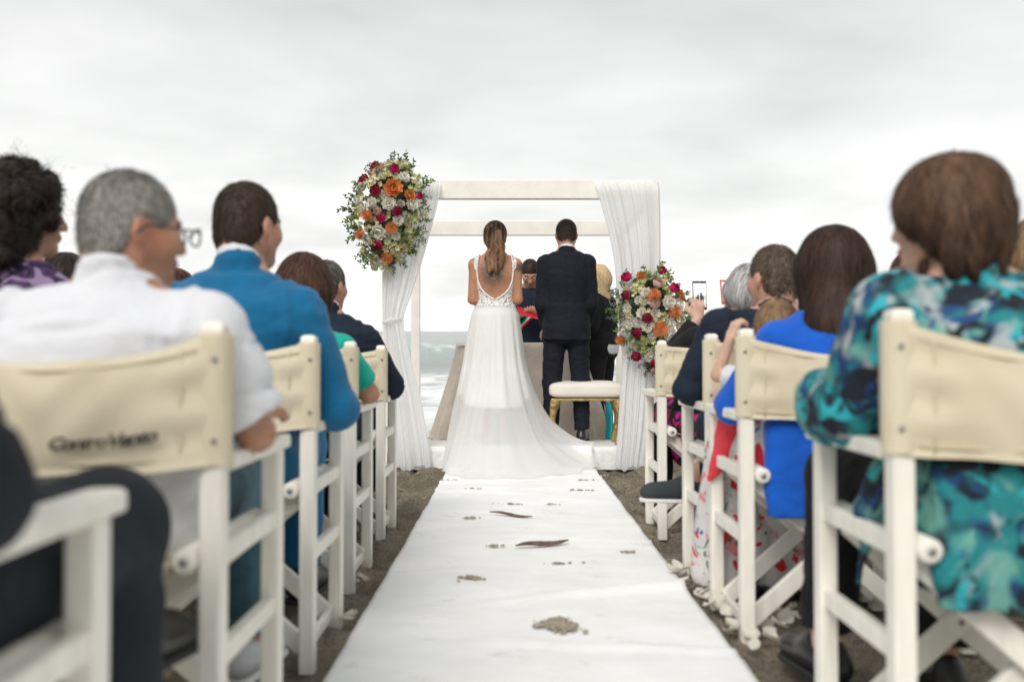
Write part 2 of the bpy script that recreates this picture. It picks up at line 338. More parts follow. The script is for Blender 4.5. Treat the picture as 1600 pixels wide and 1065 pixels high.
# ---- sea
def make_sea():
    ys = np.concatenate([np.linspace(10.2, 60, 250), np.geomspace(60.5, 20000, 80)])
    s = np.linspace(-1, 1, 210); s = np.sign(s) * np.abs(s) ** 1.25
    X = s[None, :] * (14 + 1.35 * ys[:, None]); Y = np.repeat(ys[:, None], len(s), 1)
    x, y = X.ravel(), Y.ravel(); near = np.clip(60 / np.maximum(y, 1), 0, 1)
    wob = 2.2 * pn(p2(x * 0.05, y * 0.01, 2)) + 0.8 * pn(p2(x * 0.17, y * 0.05, 8))
    yy = y + wob
    def breaker(y0, h, wf, wb):
        q = yy - y0
        amp = h * (0.62 + 0.9 * pn(p2(x * 0.075, y * 0 + y0, 4)))
        prof = np.where(q < 0, np.exp(-(q / wf) ** 2), np.exp(-(q / wb) ** 2))
        return np.clip(amp, 0, None) * prof, q, amp
    z = np.zeros_like(x); foam = np.zeros_like(x)
    for y0, h, wf, wb in ((37, 0.95, 1.5, 3.6), (25.5, 0.38, 0.8, 2.2), (18.5, 0.20, 0.5, 1.6), (14.2, 0.10, 0.3, 1.0), (56, 0.75, 3.5, 6.5), (84, 0.7, 6, 9)):
        a, q, amp = breaker(y0, h, wf, wb); z += a
        crest = np.exp(-((q + 0.2 * wf) / (0.5 * wf)) ** 2)
        broken = smooth(0.1, 0.3, pn(p2(x * 0.11, y * 0 + y0 * 3, 1)) + (0.16 if y0 < 30 else 0.0))
        foam = np.maximum(foam, crest * np.clip(0.35 + broken, 0, 1) * (1 if y0 < 60 else .5))
        foam = np.maximum(foam, broken * np.where(q < 0, np.exp(-(q / (wf * 2.4)) ** 2), 0) * 0.95)
    z += near * (0.05 * fbm(p2(x * 0.45, y * 0.9, 3), 3) + 0.02 * fbm(p2(x * 2.0, y * 3.0, 5), 2)) * smooth(10.5, 16, y)
    z += 0.35 * smooth(60, 120, y) * pn(p2(x * 0.012, y * 0.05, 6)) * np.clip(300 / np.maximum(y, 1), 0, 1)
    lace = np.abs(pn(p2(x * 0.9, y * 1.9, 11))) + 0.55 * np.abs(pn(p2(x * 2.3, y * 4.6, 12)))
    sheet = smooth(0.42, 0.16, lace) * smooth(33, 20, yy)
    wash = smooth(20, 12.5, yy) * smooth(-0.25, 0.15, pn(p2(x * 0.25, y * 0.6, 14)))
    foam = np.clip(np.maximum.reduce([foam, sheet * 0.9, wash * 0.9]), 0, 1)
    foam = np.clip(foam * (0.75 + 0.6 * pn(p2(x * 3.1, y * 5, 15))), 0, 1)
    z += 0.03 * foam * near
    z -= 0.02
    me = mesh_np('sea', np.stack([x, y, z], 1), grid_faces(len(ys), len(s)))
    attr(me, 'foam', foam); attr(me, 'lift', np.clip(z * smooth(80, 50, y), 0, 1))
    m, nt, b, out = new_mat('sea_water'); L = nt.links; v = coords(nt)
    fa = nt.nodes.new('ShaderNodeAttribute'); fa.attribute_name = 'foam'; li = nt.nodes.new('ShaderNodeAttribute'); li.attribute_name = 'lift'
    rw = ramp(nt, [(0.0, (0.37, 0.395, 0.39)), (0.3, (0.37, 0.42, 0.41)), (0.75, (0.40, 0.49, 0.465))]); L.new(li.outputs['Fac'], rw.inputs[0])  # turbid water, its colour paled further to stand in for sea haze
    n1 = node(nt, 'ShaderNodeTexNoise', Scale=3.5, Detail=6); L.new(v, n1.inputs['Vector'])
    ma = node(nt, 'ShaderNodeMath', operation='MULTIPLY_ADD'); L.new(n1.outputs['Fac'], ma.inputs[0]); ma.inputs[1].default_value = 0.7; L.new(fa.outputs['Fac'], ma.inputs[2])
    rf = ramp(nt, [(0.5, (0, 0, 0)), (0.85, (1, 1, 1))]); L.new(ma.outputs[0], rf.inputs[0])
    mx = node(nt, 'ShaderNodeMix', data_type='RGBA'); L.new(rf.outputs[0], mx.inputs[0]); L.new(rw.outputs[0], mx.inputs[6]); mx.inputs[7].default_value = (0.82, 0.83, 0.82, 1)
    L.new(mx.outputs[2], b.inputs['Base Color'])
    rr = ramp(nt, [(0, (0.28,) * 3), (1, (0.8,) * 3)]); L.new(rf.outputs[0], rr.inputs[0]); L.new(rr.outputs[0], b.inputs['Roughness'])
    n2 = node(nt, 'ShaderNodeTexNoise', Scale=2.2, Detail=8, Roughness=0.62); L.new(v, n2.inputs['Vector'])
    bp = node(nt, 'ShaderNodeBump', Strength=0.5, Distance=0.25); L.new(n2.outputs['Fac'], bp.inputs['Height']); L.new(bp.outputs[0], b.inputs['Normal'])
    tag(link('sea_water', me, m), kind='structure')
make_sea()

# ---- white platform, its cover turned down at the front
M_WHITECLOTH = cloth('white_cover_cloth', (0.78, 0.78, 0.76), weave=500, var=0.05, crease=0.6)
M_WHITEPAINT = basic('ivory_paint', (0.84, 0.81, 0.75), rough=0.45, var=0.05, vscale=9, bump=0.12, bscale=40)
def make_platform():
    t = empty('ceremony_platform', (0, 0, 0)); tag(t, 'low white cloth-covered platform under the wedding gazebo', 'platform')
    # deck sheet with a soft front and side skirt
    nx, prof = 130, []
    xs = np.linspace(PLAT_X0, PLAT_X1, nx)
    rows = []
    for k in range(6):      # skirt up the front
        f = k / 5; rows.append(np.stack([xs, np.full(nx, PLAT_Y0) - 0.012 * (1 - f) * (1 + np.sin(xs * 23)) * 0.5 - .004 * np.sin(xs * 61), np.full(nx, gz(PLAT_Y0) - 0.03 + f * (PLAT_H + 0.022))], 1))
    for y in np.concatenate([[PLAT_Y0 + 0.012], np.linspace(PLAT_Y0 + 0.05, PLAT_Y1, 30)]):
        rows.append(np.stack([xs, np.full(nx, y), ptop(y) + 0.003 * pn(p2(xs * 6, np.full(nx, y) * 6))], 1))
    for k in range(4):
        rows.append(np.stack([xs, np.full(nx, PLAT_Y1 + .002), np.full(nx, ptop(PLAT_Y1) - 0.01 - k / 3 * (PLAT_H + .05))], 1))
    V = np.concatenate(rows); link('cover', mesh_np('platform_cover', V, grid_faces(len(rows), nx)[:, ::-1]), M_WHITECLOTH, t)
    for xx, nm in ((PLAT_X0, 0), (PLAT_X1, 1)):
        A = []
        for y in np.linspace(PLAT_Y0, PLAT_Y1, 24):
            A += [(xx, y, ptop(y) - 0.002), (xx + (0.012 if nm else -0.012), y, gz(y) - 0.05)]
        Q = grid_faces(24, 2); link('side_skirt', mesh_np('platform_side', A, Q), M_WHITECLOTH, t)
make_platform()

# ---- carpet runner
def make_carpet():
    hw, cx = 0.53, 0.07
    ys = np.concatenate([np.arange(-1.5, 7.36, 0.028), [7.39, 7.41]])
    u = np.linspace(-1, 1, 61)
    rows = []
    for y in ys:
        edge = 0.006 * pn(p2([y * 1.7], [3.0]))[0]
        x = cx + u * hw + edge
        n = np.full_like(x, y)
        z = ground(n) + 0.006 + 0.012 * np.clip(pn(p2(x * 1.6, n * 3.0, 5)), -0.2, 1) + 0.007 * pn(p2(x * 4, n * 8, 6)) + .010 * np.abs(u) ** 6 * pn(p2(x * 0 + y * 2.5, n * 0, 2))
        # creases running across
        for yc, h, sl in ((6.35, 0.016, 0.05), (5.85, 0.018, -0.22), (3.28, 0.022, 0.35), (6.7, .014, -.1), (5.2, .010, .1), (6.1, .012, .12), (4.4, .010, -.2), (6.55, .010, .15), (2.75, .010, -.12)):
            q = n - (yc + sl * (x - cx) + .05 * pn(p2(x * 4, n * 0 + yc, 3))); msk = smooth(-0.4, 0.3, (x - cx) * (1 if yc < 5 or yc == 6.7 else -1))
            z = z + h * np.exp(-(q / 0.028) ** 2) * msk
        rows.append(np.stack([x, n, z], 1))
    for k in range(7):      # up the face of the platform
        f = k / 6; x = cx + u * hw; y = PLAT_Y0 - 0.03 + 0.012 * f - 0.008 * np.sin(f * 3.1); z = gz(PLAT_Y0) + 0.02 + f * (PLAT_H - 0.008)
        rows.append(np.stack([x, np.full_like(x, y), np.full_like(x, z)], 1))
    for y in np.arange(PLAT_Y0 + 0.01, 8.3, 0.05):
        x = cx + u * hw; rows.append(np.stack([x, np.full_like(x, y), ptop(y) + 0.007 + 0.002 * pn(p2(x * 5, np.full_like(x, y) * 5))], 1))
    V = np.concatenate(rows); nr = len(rows); nu = len(u)
    Q = grid_faces(nr, nu)[:, ::-1]
    # turned edge: the felt has thickness
    L_ = np.array([r[0] for r in rows]); R2 = np.array([r[-1] for r in rows])
    VL = L_ + (0, 0, -0.02); VR = R2 + (0, 0, -0.02); n0 = len(V); V = np.concatenate([V, VL, VR])
    i = np.arange(nr - 1)
    Q = np.concatenate([Q, np.stack([i * nu, i + n0, i + 1 + n0, (i + 1) * nu], 1)[:, ::-1], np.stack([i * nu + nu - 1, (i + 1) * nu + nu - 1, i + 1 + n0 + nr, i + n0 + nr], 1)[:, ::-1]])
    me = mesh_np('carpet', V, Q)
    m, nt, b, out = new_mat('white_felt'); Lk = nt.links; v = coords(nt)
    n1 = node(nt, 'ShaderNodeTexNoise', Scale=3.0, Detail=6, Roughness=0.6); Lk.new(v, n1.inputs['Vector'])
    r1 = ramp(nt, [(0.3, (0.83, 0.825, 0.81)), (0.62, (0.90, 0.90, 0.895))]); Lk.new(n1.outputs['Fac'], r1.inputs[0])
    # sand scuffs: stretched across the runner
    v2 = coords(nt, (2.0, 3.4, 1)); n2 = node(nt, 'ShaderNodeTexNoise', Scale=2.6, Detail=7, Roughness=0.72, Distortion=0.4); Lk.new(v2, n2.inputs['Vector'])
    r2 = ramp(nt, [(0.575, (0, 0, 0)), (0.68, (0.55,) * 3), (0.80, (1, 1, 1))]); Lk.new(n2.outputs['Fac'], r2.inputs[0])
    n4 = node(nt, 'ShaderNodeTexNoise', Scale=95, Detail=3); Lk.new(v, n4.inputs['Vector'])
    r4 = ramp(nt, [(0.38, (0.15,) * 3), (0.62, (1, 1, 1))]); Lk.new(n4.outputs['Fac'], r4.inputs[0])
    ml = node(nt, 'ShaderNodeMath', operation='MULTIPLY'); Lk.new(r2.outputs[0], ml.inputs[0]); Lk.new(r4.outputs[0], ml.inputs[1])
    mx = node(nt, 'ShaderNodeMix', data_type='RGBA'); Lk.new(ml.outputs[0], mx.inputs[0]); Lk.new(r1.outputs[0], mx.inputs[6]); mx.inputs[7].default_value = (0.44, 0.38, 0.30, 1)
    Lk.new(mx.outputs[2], b.inputs['Base Color']); b.inputs['Roughness'].default_value = 0.95; b.inputs['Specular IOR Level'].default_value = 0.15
    n3 = node(nt, 'ShaderNodeTexNoise', Scale=300, Detail=2); Lk.new(v, n3.inputs['Vector'])
    n5 = node(nt, 'ShaderNodeTexNoise', Scale=7, Detail=5); Lk.new(v, n5.inputs['Vector'])
    bp = node(nt, 'ShaderNodeBump', Strength=0.3, Distance=0.002); Lk.new(n3.outputs['Fac'], bp.inputs['Height'])
    bp2 = node(nt, 'ShaderNodeBump', Strength=0.35, Distance=0.02); Lk.new(n5.outputs['Fac'], bp2.inputs['Height']); Lk.new(bp.outputs[0], bp2.inputs['Normal'])
    Lk.new(bp2.outputs[0], b.inputs['Normal'])
    tag(link('aisle_carpet', me, m), 'long white felt aisle runner scuffed with sand', 'carpet')
make_carpet()

# ---- gazebo frame: four posts, four beams
GX0, GX1, GY0, GY1 = -0.930, 1.052, 7.5, 9.62
def make_gazebo():
    t = empty('gazebo', (0, 0, 0)); tag(t, 'square ivory wooden wedding gazebo frame open to the sea', 'gazebo')
    for x in (GX0, GX1):
        for y in (GY0, GY1):
            z0 = gz(y) - 0.03; z1 = 2.19 if y < 8 else 2.12
            link('post', box_mesh('gazebo_post', (x - .042, y - .042, z0), (x + .042, y + .042, z1), 0.005), M_WHITEPAINT, t)
    zf, zb = 2.19, 2.12
    link('beam', box_mesh('beam_front', (GX0 - .10, GY0 - .045, zf + .001), (GX1 + .02, GY0 + .045, zf + .14), 0.005), M_WHITEPAINT, t)
    link('beam', box_mesh('beam_rear', (GX0 - .06, GY1 - .045, zb + .001), (GX1 + .06, GY1 + .045, zb + .14), 0.005), M_WHITEPAINT, t)
    for x in (GX0, GX1):
        a = Vector((x, GY0 + .047, zf + .07)); b = Vector((x, GY1 - .047, zb + .07))
        link('beam', bar_mesh('beam_side', a, b, 0.08, 0.13, up=(0, 0, 1)), M_WHITEPAINT, t)
make_gazebo()

# ---- tied-back curtains
def voile(name, alpha=0.88, col=(0.93, 0.93, 0.935)):
    m, nt, b, out = new_mat(name); L = nt.links
    b.inputs['Base Color'].default_value = (*col, 1); b.inputs['Roughness'].default_value = 0.8; b.inputs['Specular IOR Level'].default_value = 0.15
    tr = node(nt, 'ShaderNodeBsdfTranslucent'); tr.inputs[0].default_value = (*col, 1)
    mx = node(nt, 'ShaderNodeMixShader', Fac=0.5); L.new(b.outputs[0], mx.inputs[1]); L.new(tr.outputs[0], mx.inputs[2])
    tp = node(nt, 'ShaderNodeBsdfTransparent')
    v = coords(nt); n1 = node(nt, 'ShaderNodeTexNoise', Scale=900, Detail=1); L.new(v, n1.inputs['Vector'])
    lw = node(nt, 'ShaderNodeLayerWeight', Blend=0.35)
    ma = node(nt, 'ShaderNodeMath', operation='MULTIPLY_ADD'); L.new(lw.outputs['Facing'], ma.inputs[0]); ma.inputs[1].default_value = (1 - alpha) * 1.2; ma.inputs[2].default_value = alpha; ma.use_clamp = True
    m2 = node(nt, 'ShaderNodeMixShader'); L.new(ma.outputs[0], m2.inputs[0]); L.new(tp.outputs[0], m2.inputs[1]); L.new(mx.outputs[0], m2.inputs[2]); L.new(m2.outputs[0], out.inputs[0])
    n2 = node(nt, 'ShaderNodeTexNoise', Scale=9, Detail=5, Distortion=1.0); L.new(v, n2.inputs['Vector'])
    bp = node(nt, 'ShaderNodeBump', Strength=0.12, Distance=0.03); L.new(n2.outputs['Fac'], bp.inputs['Height']); L.new(bp.outputs[0], b.inputs['Normal'])
    return m
M_VOILE = voile('white_voile', 0.90)
def curtain(label, pts, tie, seed, Y=7.39, nf=5.5):
    t = empty('curtain', (0, 0, 0)); tag(t, label, 'curtain', 'curtains tied to the gazebo posts')
    pts = np.array(pts, float); vs_ = np.linspace(0, 1, 90); tt = np.linspace(0, 1, len(pts))
    py = np.interp(vs_, (pts[:, 2] - pts[0, 2]) / (pts[-1, 2] - pts[0, 2]), pts[:, 2])
    def sm(c):
        y = np.interp(py, pts[:, 2], c); k = np.hanning(13); k /= k.sum(); yp = np.pad(y, 6, mode='edge'); return np.convolve(yp, k, 'valid')
    xl, xr = sm(pts[:, 0]), sm(pts[:, 1])
    u = np.linspace(0, 1, 150); rows = []
    for v, a, b, yv in zip(vs_, xl, xr, py):
        w = (b - a) / F * Y
        zz = CAMZ - (yv - 517) / F * Y
        top = smooth(0.03, 0.0, v)
        amp = 0.006 + 0.030 * w * (1 - 0.5 * top)
        ph = 2 * np.pi * nf * u + 2.2 * np.sin(3.1 * u + seed) + 1.5 * v * np.sin(5 * u + seed * 2)
        amp_u = amp * (0.55 + 0.45 * np.sin(9 * u + seed * 3 + 2 * v))
        yy = Y + amp_u * np.sin(ph) * 1.6 + 0.30 * amp * np.sin(2.7 * ph + 1 + seed) + 0.12 * amp * np.sin(6.3 * ph + 2 * v) + 0.03 * (u - .5) ** 2
        yy = yy + 0.06 * top
        xx = (a + (b - a) * (u + 0.012 * np.cos(ph))) / F * Y - 800 / F * Y
        zr = zz + 0.004 * np.sin(ph) * (v > 0.02) + (0.02 * np.sin(ph * 0.31 + seed) - .015 if v > 0.985 else 0)
        rows.append(np.stack([xx, yy, np.broadcast_to(zr, xx.shape)], 1))
    # a puddle of hem on the sand
    link('drape', mesh_np('curtain_drape', np.concatenate(rows), grid_faces(len(rows), len(u))), M_VOILE, t)
    c = at((tie[0] + tie[1]) / 2, tie[2], Y); rw = (tie[1] - tie[0]) / F * Y / 2
    a = np.linspace(0, 2 * np.pi, 40); path = np.stack([c.x + (rw + .004) * np.cos(a), c.y + 0.03 + (0.075) * np.sin(a), c.z + 0.006 * np.sin(3 * a) + 0.012 * np.cos(a)], 1)
    V, Q, T = tube_np(path, 0.007, 8, False, (0.4, 1.6)); link('tie_band', mesh_np('tie_band', V, Q, T), M_VOILE, t)
curtain('white voile curtain swept to the left gazebo post below the tall bouquet',
        [(601, 690, 283), (600, 686, 315), (598, 674, 360), (597, 657, 420), (597, 640, 470), (598, 628, 498), (599, 632, 514), (603, 641, 560), (608, 657, 620), (613, 668, 680), (617, 675, 728)],
        (598, 628, 500), 0.4)
curtain('white voile curtain hanging straight down the right gazebo post',
        [(928, 1031, 283), (939, 1032, 315), (951, 1033, 360), (960, 1033, 400), (965, 1033, 460), (968, 1031, 520), (974, 1024, 560), (972, 1022, 580), (968, 1018, 640), (965, 1013, 690), (961, 1006, 728)],
        (974, 1024, 560), 1.7)
# ================================================================== DIRECTOR CHAIRS
M_CHAIR = basic('chair_white_paint', (0.84, 0.81, 0.73), rough=0.48, var=0.10, vscale=22, bump=0.25, bscale=45, stretch=(1, 1, .25), detail=7)
def canvas_mat():
    m, nt, b, out = new_mat('cream_canvas'); L = nt.links; v = coords(nt)
    n1 = node(nt, 'ShaderNodeTexNoise', Scale=5, Detail=5); L.new(v, n1.inputs['Vector'])
    r = ramp(nt, [(0.3, (0.76, 0.67, 0.49)), (0.7, (0.84, 0.77, 0.60))]); L.new(n1.outputs['Fac'], r.inputs[0])
    n2 = node(nt, 'ShaderNodeTexNoise', Scale=650, Detail=1); L.new(v, n2.inputs['Vector'])
    bp = node(nt, 'ShaderNodeBump', Strength=0.35, Distance=0.002); L.new(n2.outputs['Fac'], bp.inputs['Height']); L.new(bp.outputs[0], b.inputs['Normal'])
    L.new(r.outputs[0], b.inputs['Base Color']); b.inputs['Roughness'].default_value = 0.9; b.inputs['Specular IOR Level'].default_value = 0.2
    tr = node(nt, 'ShaderNodeBsdfTranslucent'); L.new(r.outputs[0], tr.inputs[0])
    mx = node(nt, 'ShaderNodeMixShader', Fac=0.22); L.new(b.outputs[0], mx.inputs[1]); L.new(tr.outputs[0], mx.inputs[2]); L.new(mx.outputs[0], out.inputs[0])
    return m
M_CANVAS = canvas_mat()
M_STEEL = basic('screw_steel', (0.35, 0.34, 0.32), rough=0.4, metal=0.8, var=.05)
M_INK = basic('black_print', (0.03, 0.028, 0.03), rough=0.8)
CW, RY, FY, TOPZ = 0.262, -0.21, 0.21, 0.865
def canvas_y(x, z, bulge):
    """surface of the back canvas: pushed out behind by the sitter"""
    k = np.clip(1 - (x / CW) ** 2, 0, 1)
    return RY - 0.026 - bulge * k * (0.75 + 0.25 * np.sin((z - 0.62) / 0.22 * np.pi))
def make_back(bulge, sag, name):
    n = 41; zs = np.linspace(0.615, 0.842, 14); A = Acc()
    x = np.linspace(-CW - 0.022, CW + 0.022, n); rows_o, rows_i = [], []
    for z in zs:
        f = (z - zs[0]) / (zs[-1] - zs[0]); k = np.clip(1 - (x / CW) ** 2, 0, 1)
        zz = z - sag * k * f ** 1.5 - 0.010 * k * (1 - f) + 0.002 * np.sin(x * 31)
        y = canvas_y(x, z, bulge) - 0.003 * np.sin(x * 40 + z * 20) * k + (0.007 * np.sin(z * 75 + 2 * np.sign(x)) * np.exp(-((np.abs(x) - CW + .04) / .045) ** 2)) + .003 * np.sin(z * 48 - np.abs(x) * 60) * k
        rows_o.append(np.stack([x, y, zz], 1)); rows_i.append(np.stack([x, y + 0.004, zz], 1))
    O = np.concatenate(rows_o); I = np.concatenate(rows_i); Q = grid_faces(len(zs), n); m = len(O)
    top = [(len(zs) - 1) * n + j for j in range(n)]; bot = list(range(n))
    E = []
    for r in (top, bot):
        for j in range(n - 1): E.append((r[j], r[j + 1], r[j + 1] + m, r[j] + m))
    A.add(np.concatenate([O, I]), np.concatenate([Q[:, ::-1], Q + m, np.array(E)]))
    for s in (-1, 1):      # pockets sewn round the posts
        P = [(-.024, -.026), (-.030, 0.0), (-.024, .029), (0, .033), (.024, .029), (.030, 0), (.024, -.026), (0, -.031)]
        V = []
        for z in zs: V += [(s * CW + a, RY + b, z + .002) for a, b in P]
        A.add(V, grid_faces(len(zs), 8, True)[:, ::-1])
    # hems: the doubled edges
    for z0, f in ((0.635, .1), (0.822, .9)):
        k = np.clip(1 - (x / CW) ** 2, 0, 1); p = np.stack([x, canvas_y(x, z0, bulge) - .001, z0 - sag * k * f ** 1.5 - .01 * k * (1 - f)], 1)
        V, q, t = tube_np(p[3:-3], 0.0022, 5); A.add(V, q, t)
    for s in (-1, 1):
        zz = np.linspace(.62, .835, 8); xx = np.full(8, s * (CW - 0.045)); k = 1 - (xx / CW) ** 2; f = (zz - .615) / .227
        p = np.stack([xx, canvas_y(xx, zz, bulge) - .001, zz - sag * k * f ** 1.5], 1); V, q, t = tube_np(p, 0.0022, 5); A.add(V, q, t)
    return A.mesh(name)
def make_chair():
    t = empty('director_chair')
    for s in (-1, 1):
        x = s * CW
        # rear upright with softened top
        bm = bmesh.new(); bmesh.ops.create_cube(bm, size=1.0)
        for v in bm.verts: v.co = Vector((x + v.co.x * .040, RY + v.co.y * .046, -.03 + (v.co.z + .5) * (TOPZ + .03)))
        te = [e for e in bm.edges if all(v.co.z > .8 for v in e.verts)]
        bmesh.ops.bevel(bm, geom=te, offset=.013, segments=3, affect='EDGES', profile=.5)
        ve = [e for e in bm.edges if abs(e.verts[0].co.z - e.verts[1].co.z) > .5]
        bmesh.ops.bevel(bm, geom=ve, offset=.005, segments=2, affect='EDGES', profile=.5)
        link('rear_post', bm_mesh('rear_post', bm), M_CHAIR, t)
        link('front_post', box_mesh('front_post', (x - .020, FY - .023, -.03), (x + .020, FY + .023, .603), .005), M_CHAIR, t)
        bm = bmesh.new(); bmesh.ops.create_cube(bm, size=1.0)       # arm: a flat board rounded at the front
        for v in bm.verts: v.co = Vector((x + v.co.x * .056, (RY + .024 + .275) / 2 + v.co.y * (.275 - RY - .024), .6185 + v.co.z * .030))
        bmesh.ops.bevel(bm, geom=[e for e in bm.edges if all(v.co.y > .2 for v in e.verts) and abs(e.verts[0].co.z - e.verts[1].co.z) > .01], offset=.02, segments=4, affect='EDGES', profile=.5)
        bmesh.ops.bevel(bm, geom=[e for e in bm.edges if abs(e.verts[0].co.z - e.verts[1].co.z) < .001], offset=.007, segments=2, affect='EDGES', profile=.5)
        link('armrest', bm_mesh('armrest', bm), M_CHAIR, t)
        for z in (.455, .275):
            link('side_rung', box_mesh('side_rung', (x - .012, RY + .022, z - .019), (x + .012, FY - .022, z + .019), .004), M_CHAIR, t)
        # seat rail: the canvas is rolled round it
        V, Q, T = tube_np([(s * .218, -.235, .452), (s * .218, -.232, .452), (s * .218, .232, .452), (s * .218, .235, .452)], [.017, .022, .022, .017], 14)
        sr = link('seat_rail', mesh_np('seat_rail', V, Q, T), M_CHAIR, t)
        V, Q, T = tube_np([(s * .218, -.237, .452), (s * .218, -.2345, .452)], .008, 10); link('rail_screw', mesh_np('rail_screw', V, Q, T), M_STEEL, sr)
        for z in (.80, .66):
            V, Q, T = tube_np([(x - s * .0 + s * .008, RY - .0335, z), (x + s * .008, RY - .0295, z)], .005, 8); link('screw', mesh_np('screw', V, Q, T), M_STEEL, t)
    for y0, dy in ((-.150, -.026), (.150, .026)):                   # two scissor pairs
        link('cross_leg', bar_mesh('cross_leg', (-.245, y0, .025), (.222, y0, .432), .050, .022, (0, 1, 0), .004), M_CHAIR, t)
        link('cross_leg', bar_mesh('cross_leg', (.245, y0 + dy, .025), (-.222, y0 + dy, .432), .050, .022, (0, 1, 0), .004), M_CHAIR, t)
        V, Q, T = tube_np([(0, y0 - .034 if dy < 0 else y0 - .018, .236), (0, y0 + .018 if dy < 0 else y0 + .034, .236)], .007, 8)
        V[:, 1] += dy * .25
        link('bolt', mesh_np('bolt', V, Q, T), M_STEEL, t)
    for s in (-1, 1):
        link('foot_rail', box_mesh('foot_rail', (s * .247 - .009, RY + .022, .004), (s * .247 + .009, FY - .022, .040), .004), M_CHAIR, t)
    x = np.linspace(-.222, .222, 25); ys = np.linspace(-.215, .215, 12); V = []
    for y in ys:
        z = .462 - .055 * np.clip(1 - (x / .222) ** 2, 0, 1); V.append(np.stack([x, np.full_like(x, y), z], 1))
    O = np.concatenate(V); Q = grid_faces(len(ys), len(x)); m = len(O); n = len(x)
    E = [(j, j + 1, j + 1 + m, j + m) for j in range(n - 1)] + [((len(ys) - 1) * n + j, (len(ys) - 1) * n + j + 1, (len(ys) - 1) * n + j + 1 + m, (len(ys) - 1) * n + j + m) for j in range(n - 1)]
    link('seat_canvas', mesh_np('seat_canvas', np.concatenate([O, O - (0, 0, .004)]), np.concatenate([Q[:, ::-1], Q + m, np.array(E)])), M_CANVAS, t)
    link('back_canvas', make_back(.045, .030, 'back_canvas'), M_CANVAS, t)
    return t
CHAIR = make_chair(); _first = [True]
BACKS = {}
def chair(X, yr, rz, label, bulge=.045, sag=.03):
    """X of the chair's middle, Y of its rear posts"""
    if _first[0]: c = CHAIR; _first[0] = False
    else: c = copy_tree(CHAIR)
    c.location = (X, yr + .21, gz(yr + .21)); c.rotation_euler = (-.029 * .9, 0, R_(rz)); c.scale = (1, 1, 1.018 if X > 0 else .990)
    tag(c, label, 'chair', 'white director chairs along the aisle')
    key = (round(bulge, 3), round(sag, 3))
    if key not in BACKS: BACKS[key] = make_back(bulge, sag, 'back_canvas'); BACKS[key].materials.append(M_CANVAS)
    for ch in c.children:
        if ch.name.startswith('back_canvas'): ch.data = BACKS[key]
    return c
LX = [-.775, -.775, -.80, -.835, -.85]; LY = [.77, 1.70, 2.62, 3.51, 4.45]
RX = [.942, .935, .942, .952]; RYY = [1.73, 2.85, 3.40, 4.57]
chair(LX[0], LY[0], 0, 'cut-off director chair nearest the camera on the left, only armrest showing')
CH_L1 = chair(LX[1], LY[1], 0, 'director chair with black script lettering on its cream back', .065, .048)
chair(LX[2], LY[2], 0, 'director chair under the man in the bright blue suit', .05, .03)
chair(LX[3], LY[3], 0, 'director chair under the woman in the teal green top', .04, .03)
chair(LX[4], LY[4], 0, 'front-row director chair on the left, beside the curtain', .04, .02)
chair(RX[0], RYY[0], 0, 'director chair under the woman in the turquoise floral blouse', .06, .058)
chair(RX[1], RYY[1], 0, 'director chair under the long-haired woman in royal blue', .055, .05)
chair(RX[2], RYY[2], 1, 'director chair under the man in navy with the boat shoes', .045, .03)
chair(RX[3], RYY[3], 0, 'front-row director chair on the right, beside the low bouquet', .04, .02)
chair(-1.39, 2.60, 1, 'director chair under the curly-haired woman at the left edge', .04, .03)
chair(1.545, 2.80, -1, 'director chair at the right edge under the light brown haired guest', .05, .03)
chair(-1.62, 3.50, 1, 'director chair hidden behind the white shirt under the dark-haired guest', .04, .03)
chair(-1.56, 4.45, 0, 'director chair hidden behind the blue suit under the auburn-haired guest', .04, .03)
chair(1.50, 3.42, 0, 'director chair hidden behind the floral blouse under the dark-haired guest', .04, .03)

# script lettering on the back of one chair
def lettering():
    cu = bpy.data.curves.new('lettering', 'FONT'); cu.body = 'ControVento'; cu.size = 1.0; cu.shear = 0.35; cu.space_character = 0.86
    cu.offset = 0.028
    o = bpy.data.objects.new('tmp', cu); COL.objects.link(o)
    dg = bpy.context.evaluated_depsgraph_get(); me = bpy.data.meshes.new_from_object(o.evaluated_get(dg))
    bpy.data.objects.remove(o)
    bm = bmesh.new(); bm.from_mesh(me)
    bmesh.ops.subdivide_edges(bm, edges=[e for e in bm.edges if e.calc_length() > .12], cuts=2)
    bmesh.ops.triangulate(bm, faces=bm.faces)
    xs = [v.co.x for v in bm.verts]; x0, x1 = min(xs), max(xs)
    for v in bm.verts:
        f = (v.co.x - x0) / (x1 - x0); x = .020 + f * .168
        z = .664 + v.co.y * .034 * (1.25 if False else 1.0) + .010 * f ** 2
        v.co = Vector((x, float(canvas_y(np.array(x), z, .065)) - .010, z - .048 * (1 - (x / CW) ** 2) * ((z - .615) / .227) ** 1.5 - .008))
    me2 = bm_mesh('lettering', bm)
    bc = [c for c in CH_L1.children if c.name.startswith('back_canvas')][0]
    o = link('lettering', me2, M_INK, bc); tag(o, 'black script lettering printed across the canvas')
lettering()

